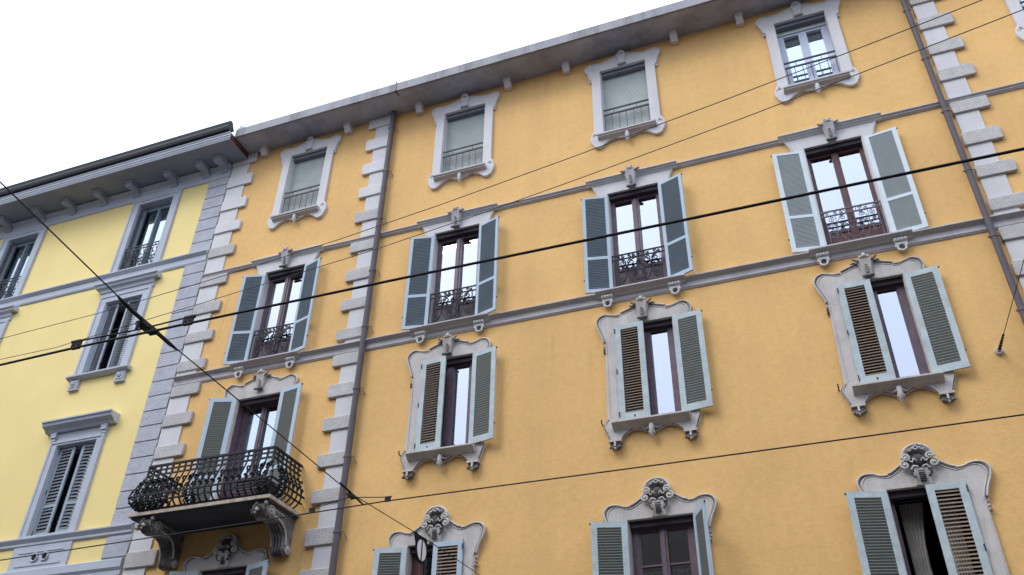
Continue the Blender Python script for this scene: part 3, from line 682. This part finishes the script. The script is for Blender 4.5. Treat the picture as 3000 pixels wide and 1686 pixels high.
b = MB(); sx0, sx1, sy = -13.03, -9.775, -1.05
b.box(sx0, sx1, sy, 0, 7.865, 7.93, 0)
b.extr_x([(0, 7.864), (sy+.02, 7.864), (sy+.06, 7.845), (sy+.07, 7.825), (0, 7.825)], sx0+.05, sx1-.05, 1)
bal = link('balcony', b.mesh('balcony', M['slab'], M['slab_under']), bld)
def belly(t):
    """outward offset and height of a bellied baluster; t 0 bottom .. 1 top"""
    P = cr([(0, 7.99), (.08, 8.04), (.14, 8.12), (.16, 8.22), (.14, 8.34), (.085, 8.48), (.03, 8.62), (.0, 8.72)], 2)
    return P
def railing():
    b = MB(); P = belly(0); x0, x1, y0 = -12.86, -9.895, -.99
    def bar(z, off, h=.012, t=.014):
        ax, bx, ay = x0-off, x1+off, y0-off
        b.box(ax, bx, ay-t, ay+t, z-h, z+h); b.box(ax-t, ax+t, ay, .0-.02, z-h+.001, z+h-.001); b.box(bx-t, bx+t, ay, -.02, z-h+.001, z+h-.001)
    bar(8.915, 0, .02, .024); bar(8.815, 0, .015); bar(8.715, 0, .016)
    bar(7.985, 0, .018); bar(8.105, .13, .015, .015); bar(8.225, .165, .016, .016)
    def baluster(px, py, dx, dy, i, dense):
        b.box(px-.015, px+.015, py-.015, py+.015, 8.70, 8.92)
        pts = [(px+dx*o, py+dy*o, z) for o, z in P]
        b.tube(pts, .017, 4)
        tx, ty = -dy, dx                                    # tangent along the rail
        for (o, z, r, sg) in ((.10, 8.50, .037, 1), (.15, 8.33, .032, -1)):
            b.tube([(px+dx*(o+r*.6*math.sin(a))+tx*sg*r*(math.cos(a)), py+dy*(o+r*.6*math.sin(a))+ty*sg*r*math.cos(a), z+r*math.sin(a)) for a in [j*PI*1.5/7 for j in range(8)]], .019, 4)
        b.ball((px+dx*.115, py+dy*.115, 8.43), .03, n=5, k=3)
        if dense:
            for q in range(8):
                o, z = P[1+q+q//2]; r = .05
                a0 = random.uniform(0, 6)
                b.tube([(px+dx*(o+.012)+tx*r*math.cos(a)*(1-.5*j/8), py+dy*(o+.012)+ty*r*math.cos(a)*(1-.5*j/8), z+r*math.sin(a)*(1-.5*j/8)) for j, a in [(j, a0+j*.8) for j in range(9)]], .012, 4)
                b.ball((px+dx*(o+.02)+tx*.04, py+dy*(o+.02)+ty*.04, z+.03), .026, n=5, k=3); b.ball((px+dx*(o+.01)-tx*.05, py+dy*(o+.01)-ty*.05, z-.01), .024, n=5, k=3)
    n = 21
    for i in range(n):
        x = x0+(x1-x0)*i/(n-1); u = i/(n-1); baluster(x, y0, 0, -1, i, u < .23 or .38 < u < .47 or u > .94)
    for i in range(1, 7):
        y = y0+(.95)*i/6.6
        baluster(x0, y, -1, 0, i, i < 6); baluster(x1, y, 1, 0, i, i < 3)
    for xx, s in ((x0, -1), (x1, 1)):                        # corner diagonals
        b.tube([(xx+s*o*1.0, y0-o*1.0, z) for o, z in P], .016, 5)
        for q in range(6): o, z = P[2+2*q]; b.ball((xx+s*o, y0-o, z), .03, n=6, k=4)
    # curl finials at the left end
    for q in range(4): b.tube([(x0-.13-.02*q, -.9+.12*q, 8.36+.03*q), (x0-.19-.02*q, -.95+.12*q, 8.41), (x0-.17, -1.0+.12*q, 8.46)], .010, 5)
    return b.mesh('railing', M['iron'])
link('railing', railing(), bal)
def console():
    """carved S bracket; local x = 0 at its centre"""
    b = MB()
    P = cr([(0, 7.835), (-.93, 7.835), (-.96, 7.76), (-.94, 7.66), (-.84, 7.58), (-.70, 7.57), (-.60, 7.60), (-.46, 7.59), (-.33, 7.52), (-.23, 7.40), (-.20, 7.28), (-.22, 7.15), (-.12, 7.09), (-.04, 7.10), (0, 7.14)], 3)
    P = [(0, 7.835), (-.93, 7.835)]+[p for p in P if p[1] < 7.80 and not (p[0] > -.01 and p[1] > 7.5)]
    b.extr_x(P, -.15, .15, 2)
    for s in (-1, 1):
        sp = spiral((-.80, 7.71), .10, .02, -.3, 1.6, 0, 22); b.tube([(s*.155, p[0], p[2]) for p in sp], .02, 6)
        b.tube(cr([(s*.155, -.72, 7.65), (s*.155, -.60, 7.64), (s*.155, -.45, 7.62), (s*.155, -.31, 7.54), (s*.155, -.22, 7.40), (s*.155, -.20, 7.25)], 3), .022, 6)
        sp = spiral((-.115, 7.185), .085, .015, PI, 1.7, 0, 22); b.tube([(s*.165, p[0], p[2]) for p in sp], .02, 6)
        b.ball((s*.18, -.115, 7.185), .035); b.ball((s*.17, -.80, 7.71), .03)
        b.tube([(s*.15, -.3, 7.75), (s*.15, -.7, 7.77)], .012, 5)
    for i in range(5): x = -.11+.055*i; b.tube(cr([(x, -.955, 7.80), (x, -.99, 7.72), (x, -.95, 7.64), (x, -.86, 7.575)], 3), .024, 6, 2)
    for i in range(4): x = -.10+.066*i; b.tube(cr([(x, -.46, 7.585), (x, -.33, 7.51), (x, -.23, 7.39), (x, -.21, 7.26), (x, -.22, 7.14), (x, -.10, 7.08)], 3), .024, 6, 2)
    for q in range(16): b.ball((random.uniform(-.15, .15), -.97+random.uniform(-.04, .04), random.uniform(7.62, 7.82)), random.uniform(.02, .04), q % 2, n=6, k=4)
    b.ball((0, -.97, 7.70), .085, 1, (1.2, .8, 1)); b.ball((0, -1.03, 7.67), .035, 0)
    return b.mesh('bracket', M['stone_old'], M['stone_black'], M['soot_shade'])
mc = console()
for x in (-12.60, -10.02): link('bracket', mc, bal, (x, 0, 0))

# box on the balcony (stands on it: a thing of its own)
bx = link('storage_box', None, None, (-10.62, -.42, 7.93)); tag(bx, 'dark slatted box standing on the balcony behind its black iron railing', 'box')
b = MB(); b.box(-.30, .30, -.2, .2, .03, .60)
for s in (-1, 1):
    for t in (-1, 1): b.box(s*.27-.02, s*.27+.02, t*.17-.02, t*.17+.02, 0, .03)
link('body', b.mesh('body', M['iron2']), bx)
b = MB()
for i in range(9): b.box(-.31, .31, -.215, -.2, .06+.06*i, .095+.06*i)
link('grille', b.mesh('grille', M['wood']), bx)
b = MB(); b.box(-.33, .33, -.23, .22, .60, .63); link('lid', b.mesh('lid', M['belt']), bx)

# ------------------------------------------------------------------ yellow building
yb = link('apartment_building', None, None, (0, 0, 0)); tag(yb, 'pale yellow apartment building with blue-grey stone trim and bracketed cornice', 'building')
YX0, YX1 = -34.0, -13.80
YC = [-16.18, -20.98]; YH = .585
yrows = {1: (15.40, 17.80), 2: (12.27, 14.46), 3: (8.19, 10.40)}
yop = [(c-YH, c+YH, *yrows[r]) for c in YC for r in yrows]
link('wall', holed_wall(YX0, YX1-.002, 0, 18.43, yop, .32).mesh('wall', M['yellow']), yb)
b = MB(); b.extr_x([(.2, 18.66), (5.5, 20.6), (11.4, 18.66)], YX0, YX1-.01); link('roof', b.mesh('roof', M['tile']), yb)
# cornice
xr = -13.285
b = MB()
b.extr_x([(0, 18.43), (-.90, 18.43), (-.90, 18.45), (-.915, 18.47), (-.93, 18.50), (-.93, 18.53), (-.95, 18.545), (-.95, 18.60), (-.97, 18.62), (-.97, 18.66), (0, 18.66)], YX0, xr, 0)
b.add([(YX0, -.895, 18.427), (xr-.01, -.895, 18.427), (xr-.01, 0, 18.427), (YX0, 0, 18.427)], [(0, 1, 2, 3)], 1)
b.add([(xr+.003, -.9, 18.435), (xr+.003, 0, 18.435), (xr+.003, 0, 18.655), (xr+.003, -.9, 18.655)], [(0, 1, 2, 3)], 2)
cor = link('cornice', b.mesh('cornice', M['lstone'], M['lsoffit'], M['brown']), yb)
b = MB(); b.extr_x([(-.90, 18.665), (-.985, 18.665), (-1.03, 18.70), (-1.055, 18.78), (-1.05, 18.86), (-1.0, 18.90), (-1.02, 19.02), (-.93, 19.03), (-.80, 18.80)], YX0, xr-.02)
link('gutter', b.mesh('gutter', M['gutter']), cor)
b = MB()
b.extr_x([(0, 18.425), (-.50, 18.425), (-.50, 18.37), (-.46, 18.355), (-.46, 18.31), (-.40, 18.27), (-.26, 18.29), (-.12, 18.22), (-.08, 18.14), (0, 18.12)], -.11, .11)
b.box(-.13, .13, -.52, 0, 18.39, 18.424); b.tube([(-.125, -.42, 18.33), (.125, -.42, 18.33)], .045, 8)
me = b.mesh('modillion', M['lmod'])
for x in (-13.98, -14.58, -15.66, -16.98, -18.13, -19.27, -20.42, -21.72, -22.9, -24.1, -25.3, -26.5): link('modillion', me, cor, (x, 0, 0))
b = MB(); b.extr_x([(0, 18.40), (-.14, 18.40), (-.14, 18.36), (-.06, 18.27), (-.06, 18.14), (-.045, 18.12), (-.045, 18.02), (-.03, 18.0), (0, 17.99)], YX0, YX1-.004)
link('frieze', b.mesh('frieze', M['lstone']), yb)
b = MB(); b.extr_x([(0, 15.41), (-.13, 15.41), (-.13, 15.375), (-.07, 15.32), (-.05, 15.31), (-.05, 15.14), (-.03, 15.10), (0, 15.09)], YX0, YX1-.03)
link('belt_course', b.mesh('belt_course', M['lstone']), yb)
b = MB(); b.extr_x([(0, 8.18), (-.11, 8.18), (-.11, 8.15), (-.05, 8.07), (-.05, 8.02), (-.03, 8.0), (0, 7.99)], YX0, YX1-.03)
link('belt_course', b.mesh('belt_course', M['lstone']), yb)
b = MB(); b.extr_x([(0, 7.46), (-.08, 7.46), (-.10, 7.44), (-.10, 7.28), (-.06, 7.22), (-.06, 7.12), (0, 7.10)], YX0, YX1-.03); link('band', b.mesh('band', M['lstone']), yb)
b = MB(); b.box(YX0, YX1-.01, -.03, 0, 0, 7.10); link('ground_floor_facing', b.mesh('ground_floor_facing', M['lrough']), yb)
# corner piers of grooved blocks
js = [17.99, 17.71, 17.33, 16.95, 16.57, 16.18, 15.79, 15.412]
js2 = [15.09]+[14.76-.3865*i for i in range(0, 17)]+[8.185]
js2 = [15.09]+[z for z in js2[1:-1] if 8.35 < z < 15.0]+[8.185]
b = MB(); b.box(-14.44, -13.80, -.015, 0, 8.18, 15.09); b.box(-14.44, -13.80, -.015, 0, 15.41, 17.99); b.box(-14.44, -13.80, -.015, 0, 7.46, 7.99)
pier = link('corner_pier', b.mesh('corner_pier', M['lstone']), yb)
for J in (js, js2, [7.93, 7.50]):
    for i in range(len(J)-1):
        me = plate([[(-14.45, J[i+1]+.012), (-13.80, J[i+1]+.012), (-13.80, J[i]-.012), (-14.45, J[i]-.012)]], -.045, -.002, .008)
        me.materials.clear(); me.materials.append(M['lrough']); me.name = 'pier_block'; link('pier_block', me, pier)
# windows
def frame_sur(name, ow, z0, z1, iz0, iz1, ex=None):
    b = MB(); b.join(plate([[(-ow, z0), (ow, z0), (ow, z1), (-ow, z1)], rect(YH, iz0, iz1)], -.05, .004, .008))
    b.join(plate([[(-YH-.10, z0+.003), (YH+.10, z0+.003), (YH+.10, iz1+.10), (-YH-.10, iz1+.10)], rect(YH, iz0-.001, iz1)], -.035, -.02, .006))
    lining(b, iz0+.002, iz1, YH)
    b.join(plate([[(-ow+.01, z0+.002), (ow-.01, z0+.002), (ow-.01, z1-.01), (-ow+.01, z1-.01)], rect(ow-.07, z0+.001 if z0 == iz0 else z0+.05, z1-.07)], -.07, -.04, .006)) if ex else None
    return b.mesh(name, M['lstone'])
surY1 = frame_sur('surround', .83, 15.41, 17.97, 15.411, 17.80, True)
surY2 = frame_sur('surround', .83, 12.27, 14.68, 12.271, 14.46, True)
surY3 = frame_sur('surround', .80, 8.18, 10.52, 8.19, 10.40, True)
wY1, pY1 = sash(15.42, 17.80, .06, .07, .14, .08, .20, bead=.01, m='woodblue', gl='glass_b', hw=YH)
wY2, pY2 = sash(12.27, 14.46, .10, .09, .10, .08, .27, m='woodblue', gl='glass_d', hw=YH)
wY3, pY3 = sash(8.19, 10.40, .10, .09, .10, .08, .27, m='woodblue', gl='glass_d', hw=YH)
def ironY():
    b = MB(); y = -.01
    for z in (16.24, 16.14, 15.47): b.box(-YH, YH, y-.01, y+.01, z-.011, z+.011)
    for i in range(12): b.tube(spiral((-YH+.05+i*(2*YH-.1)/11, 16.19), .035, .012, i, 1.1, y, 8), .006, 4)
    for i in range(9):
        x = -YH+.04+i*(2*YH-.08)/8; b.box(x-.005, x+.005, y-.005, y+.005, 15.47, 16.14)
        if i < 8:
            c = x+.07
            b.tube(cr([(c, y, 15.5), (c-.05, y, 15.7), (c+.05, y, 15.9), (c, y, 16.12)], 3), .007, 4)
            for q in range(5): b.tube(spiral((c+.03*(-1)**q, 15.56+.12*q), .04, .01, q, (-1)**q*1.3, y, 8), .0065, 4)
    return b.mesh('railing', M['iron2'])
irY = ironY()
shY2 = {s: shutter(s, 12.30, 14.44, w_, 'shutter_l', 'slat_l', pitch=.055, st=.055, tr=.06, br=.08, slw=1.05) for s, w_ in ((-1, .50), (1, .34))}
shY3 = {s: shutter(s, 8.22, 10.38, w_, 'shutter_l', 'slat_l', rail=8.95, pitch=.08, st=.075, tr=.08, br=.12, slw=.95) for s, w_ in ((-1, .455), (1, .475))}
b = MB(); b.extr_x([(0, 15.02), (-.22, 15.02), (-.22, 14.985), (-.18, 14.96), (-.16, 14.90), (-.10, 14.86), (-.08, 14.78), (-.05, 14.76), (-.05, 14.67), (0, 14.67)], -.86, .86)
b.extr_x([(0, 15.022), (-.222, 15.022), (-.222, 14.985), (-.182, 14.96), (-.162, 14.90), (0, 14.90)], -1.0, 1.0)
hoodY2 = b.mesh('hood', M['lstone'])
b = MB(); b.extr_x([(0, 10.98), (-.30, 10.98), (-.30, 10.94), (-.27, 10.93), (-.25, 10.86), (-.14, 10.80), (-.10, 10.74), (0, 10.74)], -1.02, 1.02)
b.box(-.80, .80, -.03, 0, 10.50, 10.74)
for s in (-1, 1):
    b.box(*sorted((s*.66, s*.82)), -.11, 0, 10.60, 10.74); b.box(*sorted((s*.68, s*.80)), -.08, 0, 10.52, 10.60)
b.box(-.66, .66, -.045, -.02, 10.52, 10.56)
hoodY3 = b.mesh('hood', M['lstone'])
b = MB(); b.extr_x([(.1, 12.29), (-.16, 12.265), (-.16, 12.22), (-.11, 12.19), (-.05, 12.17), (.1, 12.17)], -.94, .94)
sillY = b.mesh('sill', M['lstone'])
b = MB(); b.box(-.135, .135, -.07, 0, 11.90, 12.17); b.box(-.105, .105, -.085, -.065, 11.95, 12.14); b.ball((0, -.085, 12.045), .045); b.box(-.15, .15, -.08, 0, 11.885, 11.91)
for i in range(6): b.ball((.055*math.cos(i*PI/3), -.09, 12.045+.055*math.sin(i*PI/3)), .02, n=6, k=4)
corbY = b.mesh('bracket', M['lstone'])
r1, r2, r3 = room(15.40, 17.80, YH), room(12.27, 14.46, YH), room(8.19, 10.40, YH)
def apron():
    b = MB(); b.box(-.80, .80, -.04, 0, 7.462, 7.99); b.box(-.62, .62, -.055, -.035, 7.55, 7.60); b.box(-.62, .62, -.055, -.035, 7.84, 7.86)
    for x in (-.12, .17):
        b.tube([(x+.085*math.cos(a*PI/8), -.06, 7.72+.085*math.sin(a*PI/8)) for a in range(17)], .02, 6); b.disc((x, 7.72), .08, -.055, -.03, 1)
    return b.mesh('vent_panel', M['lstone'], M['dark'])
apY = apron()
me_cuY = drapes(M['curtain'], .03, 17.45, 15.45, y=.34, hw=YH-.14)
for c in YC:
    w = link('window', wY1, yb, (c, 0, 0))
    for nme, me in (('pane', pY1), ('surround', surY1), ('railing', irY), ('room', r1)): link(nme, me, w)
    b = MB(); b.box(-YH+.013, -YH+.035, .03, .16, 15.42, 17.7); b.box(-YH+.036, -YH+.16, .12, .16, 15.42, 17.7); link('folded_shutter', b.mesh('folded_shutter', M['slat_l']), w); link('curtain', me_cuY, w)
    w = link('window', wY2, yb, (c, 0, 0))
    for nme, me in (('pane', pY2), ('surround', surY2), ('hood', hoodY2), ('sill', sillY), ('room', r2)): link(nme, me, w)
    for s in (-1, 1): link('bracket', corbY, w, (s*.70, 0, 0))
    link('shutter', shY2[1], w, (-YH+.015, .11, 0), -math.radians(3)); link('shutter', shY2[-1], w, (YH-.015, .11, 0), math.radians(4))
    w = link('window', wY3, yb, (c, 0, 0))
    for nme, me in (('pane', pY3), ('surround', surY3), ('hood', hoodY3), ('room', r3), ('vent_panel', apY)): link(nme, me, w)
    link('shutter', shY3[1], w, (-YH+.015, .12, 0), -math.radians(4)); link('shutter', shY3[-1], w, (YH-.015, .12, 0), math.radians(5))

# ------------------------------------------------------------------ opposite side of the street (seen only mirrored in the panes)
ob = link('apartment_building', None, None, (0, -19, 0)); tag(ob, 'plain grey brown stucco apartment building on the opposite side of the street', 'building')
b = MB(); b.box(-45, 40, -10, 0, 0, 16.4); link('wall', b.mesh('wall', M['opp']), ob)
b = MB(); b.box(-45.3, 40.3, -10.3, .4, 16.4, 16.65); link('roof', b.mesh('roof', M['tile']), ob)
b = MB(); b.box(-.55, .55, .0, .03, 0, 2); b.box(-.68, .68, 0, .1, -.1, 0); me = b.mesh('window', M['dark'])
for i in range(20):
    for z in (1.2, 5, 8.6, 12.2): link('window', me, ob, (-40+4*i, 0, z))

# ------------------------------------------------------------------ overhead wires
FOC = 2590.2328
Rw = ((0.93582413, -0.19195807, -0.29561004), (0.35208747, 0.54803757, 0.75874188), (0.01635878, -0.81412955, 0.58045281))
Rw = Matrix(Rw)
def wire(name, pts, r, label, cat, group=None, m='iron', n=6):
    o = Vector(pts[0]); b = MB(); b.tube([Vector(p)-o for p in pts], r, n)
    w = link(name, b.mesh(name, M[m]), None, o); tag(w, label, cat, group); return w
def ext(p, q, k): p, q = Vector(p), Vector(q); return q+(q-p).normalized()*k
# contact wires run along the street 6 m up
c1 = wire('contact_wire', [(-60, -8.70, 6.05), (-20, -8.70, 6.02), (-7.54, -8.69, 6.0), (-6.6, -8.705, 6.0), (-5.21, -8.70, 6.0), (-3.1, -8.684, 6.0), (-.74, -8.65, 6.0), (1.7, -8.625, 6.0), (14, -8.5, 6.05), (45, -8.5, 6.05)], .0125,
      'thick black tram wire crossing in front of the open French window shutters', 'tram wire', 'tram contact wires along the street')
c2 = wire('contact_wire', [(-60, -3.6, 6.1), (-25, -3.85, 6.05), (-12.34, -4.04, 6.0), (-7.84, -4.19, 6.0), (-5.46, -4.30, 6.0), (-1.67, -4.29, 6.0), (2.03, -4.31, 6.0), (14, -4.5, 6.05), (45, -4.7, 6.1)], .0095,
      'black tram wire passing below the third row of windows and the balcony', 'tram wire', 'tram contact wires along the street')
o1 = Vector(c1.location); o2 = Vector(c2.location)
J1 = Vector((-5.86, -8.60, 6.185)); J2 = Vector((-5.86, -4.56, 6.05))
def bridle(parent, o, A, B, J, r, k=1.):
    b = MB(); b.tube([A-o+Vector((.03, 0, .09*k)), J-o, B-o+Vector((-.03, 0, .09*k))], r, 6); link('bridle_wire', b.mesh('bridle_wire', M['iron']), parent)
    for q, s in ((A, 1), (B, -1)):
        b = MB(); b.box(-.07, .07, -.012, .012, -.012, .085); b.box(-.085 if s > 0 else -.06, .06 if s > 0 else .085, -.018, .018, .075, .10); b.box(-.06, .06, -.02, .02, -.016, .012)
        for x in (-.035, .035): b.tube([(x, -.02, .04), (x, .02, .04)], .012, 6)
        c_ = link('clamp', b.mesh('clamp', M['iron']), parent, q-o); c_.scale = (k, k, k)
bridle(c1, o1, Vector((-6.56, -8.705, 6.0)), Vector((-5.26, -8.70, 6.0)), Vector((-5.90, -8.63, 6.115)), .0085, .8)
bridle(c2, o2, Vector((-6.62, -4.26, 6.0)), Vector((-5.46, -4.30, 6.0)), Vector((-5.93, -4.5, 6.03)), .0065, .6)
_r = Rw @ Vector((1545-1500, 1777-843, FOC)); _t = 14/_r.y; WE = Vector((_r.x*_t, 0, _r.z*_t+1.6))     # where the wire meets the wall
sp_pts = [(-5.83, -18.9, 7.2), (-5.85, -14, 6.72), (-5.85, -10.5, 6.40), tuple(J1), (-5.86, -6.5, 6.115), tuple(J2), (-5.86, -2.45, 6.20), tuple(WE)]
sw = wire('span_wire', sp_pts, .0068, 'black span wire running diagonally across the photo from upper left to bottom', 'span wire')
os_ = Vector(sw.location)
for J, k in ((J1, 1.), (J2, .72)):
    b = MB(); d = (Vector((0, -1, .02))).normalized()
    def P_(t): return J-os_+Vector((0, t, 0))
    b.tube([P_(-.42*k)+Vector((0, 0, .047*k)), P_(-.30*k)+Vector((0, 0, .03*k)), P_(-.22*k)+Vector((0, 0, .018)), P_(.26*k)-Vector((0, 0, .012)), P_(.34*k)-Vector((0, 0, .018)), P_(.46*k)-Vector((0, 0, .02))], .021*k, 8, 0, lambda t: .55 if t in (0, 1) else (1 if .15 < t < .9 else .8))
    b.box(J.x-os_.x-.05*k, J.x-os_.x+.05*k, J.y-os_.y-.09*k, J.y-os_.y+.09*k, J.z-os_.z-.05*k, J.z-os_.z-.01)
    b.tube([P_(-.1*k)+Vector((.0, 0, -.03)), P_(-.1*k)+Vector((0, 0, -.12*k))], .016*k, 6); b.tube([P_(.12*k)+Vector((-.05, 0, -.03)), P_(.12*k)+Vector((.05, 0, -.03))], .02*k, 6)
    link('insulated_hanger', b.mesh('insulated_hanger', M['iron']), sw)
b = MB(); b.disc((0, 0), .05, -.02, 0); link('wall_plate', b.mesh('wall_plate', M['iron2']), sw, WE-os_)

def px(x, y, z):
    """a point of height z on the sight line through full-size photo pixel x, y"""
    r = Rw @ Vector((x-1500, y-843, FOC)); t = (z-1.6)/r.z; return Vector((r.x*t, r.y*t-14, z))
k_ = 3000/2576
ca = [px(x*k_, y*k_, 8.0) for x, y in ((0, 853), (250, 788), (515, 709), (859, 601), (1110, 515), (1417, 404), (1803, 260), (2233, 94), (2472, 0))]
cb = [px(x*k_, y*k_, 8.0) for x, y in ((0, 905), (140, 875), (300, 826), (515, 761), (945, 628), (1241, 527), (1443, 455), (1863, 300), (2233, 158), (2576, 24))]
for nme, c, lab in (('overhead_cable', ca, 'thin dark cable, upper of the two crossing just below the top row windows'), ('overhead_cable', cb, 'thin dark cable, lower of the two crossing just below the top row windows')):
    pts = [ext(c[1], c[0], 25)]+c+[ext(c[-2], c[-1], 25)]
    wire(nme, pts, .0048, lab, 'cable', 'pair of thin overhead cables', 'wire_brown' if 'wire_brown' in M else 'iron2', 5)

# stay cable fixed to the wall with a ring
A0 = Vector((2.905, 0, 9.08)); 
sc = wire('stay_cable', [tuple(A0+Vector((0, -.06, .0))), (2.93, -3.0, 8.75), (2.98, -9, 8.2), (3.05, -19, 7.8)], .0055, 'thin stay cable rising from a ring on the wall beside the right downpipe', 'cable')
b = MB(); b.disc((0, 0), .062, .035, .06); b.tube([(.05*math.cos(a*PI/6), .01, -.01+.05*math.sin(a*PI/6)) for a in range(13)], .011, 6); b.tube([(0, .04, 0), (0, -.05, .0)], .016, 6)
link('wall_ring', b.mesh('wall_ring', M['belt']), sc)
b = MB(); dv = (Vector((2.93, -3.0, 8.75))-A0).normalized()
for i in range(6): p = dv*(.06+.10*i); b.tube([p-dv*.012, p+dv*.012], .028-.002*i, 8)
b.tube([dv*0, dv*.62], .011, 6); link('insulator', b.mesh('insulator', M['iron']), sc)

# hanging tram signal plate: white disc with a black bar
o = Vector((-5.86, -2.46, 6.0)); sg = link('hanging_sign', None, None, o); tag(sg, 'small black plate with a split white disc hanging from the span wire', 'sign')
def yz(prof, x0, x1, m=None):
    b = MB(); n = len(prof); vs = [(x0, y, z) for y, z in prof]+[(x1, y, z) for y, z in prof]
    b.add(vs, [(i, (i+1) % n, n+(i+1) % n, n+i) for i in range(n)]+[tuple(range(n))[::-1], tuple(range(n, 2*n))]); return b
pl = [(-.24, .195), (.20, .215), (.215, .02)]+[(.03+.19*math.cos(t), .0+.20*math.sin(t)) for t in [-.05-i*(PI-.1)/14 for i in range(15)]]+[(-.165, .05)]
link('plate', yz(pl, -.012, .0).mesh('plate', M['black']), sg)
def half_disc(s):
    a = [(.03+s*.018, .135*math.cos(0) if 0 else .134)]
    pts = [(.03+s*max(.024, .15*math.sin(t)), .155*math.cos(t)) for t in [i*PI/16 for i in range(17)]]
    return pts
for s in (-1, 1): link('half_disc', yz(half_disc(s), .0, .006).mesh('half_disc', M['white']), sg)
b = MB()
for y in (-.16, .13): b.tube([(0, y, .19), (0, y, .225)], .008, 5)
link('hook', b.mesh('hook', M['iron']), sg)

# ------------------------------------------------------------------ camera
cam = bpy.data.cameras.new('camera'); co = bpy.data.objects.new('camera', cam); col.objects.link(co)
rgt = Vector((Rw[0][0], Rw[1][0], Rw[2][0])); dn = Vector((Rw[0][1], Rw[1][1], Rw[2][1])); fw = Vector((Rw[0][2], Rw[1][2], Rw[2][2]))
mt = Matrix((( rgt.x, -dn.x, -fw.x, 0), (rgt.y, -dn.y, -fw.y, -14), (rgt.z, -dn.z, -fw.z, 1.6), (0, 0, 0, 1)))
co.matrix_world = mt; cam.sensor_width = 36; cam.lens = FOC/3000*36; cam.clip_start = .05; cam.clip_end = 3000
S.camera = co

# ------------------------------------------------------------------ light: overcast day
W = bpy.data.worlds.new('World'); S.world = W; W.use_nodes = True; nt = W.node_tree; N = nt.nodes; L = nt.links
bg = N['Background']; bg.inputs['Strength'].default_value = .12
sky = N.new('ShaderNodeTexSky'); sky.sky_type = 'NISHITA'; sky.sun_disc = False
EL, AZ = math.radians(48), math.radians(215)
sky.sun_elevation = EL; sky.sun_rotation = AZ; sky.air_density = 1.0; sky.dust_density = 3
tc = N.new('ShaderNodeTexCoord'); sx = N.new('ShaderNodeSeparateXYZ'); L.new(tc.outputs['Generated'], sx.inputs[0])
mr = N.new('ShaderNodeMapRange'); mr.inputs[1].default_value = 0; mr.inputs[2].default_value = 1; mr.inputs[3].default_value = .42; mr.inputs[4].default_value = 1.5
L.new(sx.outputs['Z'], mr.inputs[0])
cl = N.new('ShaderNodeVectorMath'); cl.operation = 'SCALE'; cl.inputs[0].default_value = (11.0, 12.3, 15.6); L.new(mr.outputs[0], cl.inputs['Scale'])
mx = N.new('ShaderNodeMix'); mx.data_type = 'RGBA'; mx.inputs[0].default_value = .85
L.new(sky.outputs[0], mx.inputs[6]); L.new(cl.outputs[0], mx.inputs[7]); L.new(mx.outputs[2], bg.inputs['Color'])
sun = bpy.data.lights.new('sun', 'SUN'); so = bpy.data.objects.new('sun', sun); col.objects.link(so)
sun.energy = .9; sun.angle = math.radians(22); sun.color = (1, .98, .95)
d = Vector((-.42, -.62, .80)).normalized()   # towards the sun: up, street side, from the left
so.rotation_euler = d.to_track_quat('Z', 'Y').to_euler()
sky.sun_elevation = math.asin(d.z); sky.sun_rotation = math.atan2(d.x, d.y)
S.view_settings.view_transform = 'Standard'; S.view_settings.look = 'None'; S.view_settings.gamma = 1
S.view_settings.exposure = .36
S.cycles.max_bounces = 6; S.cycles.diffuse_bounces = 3
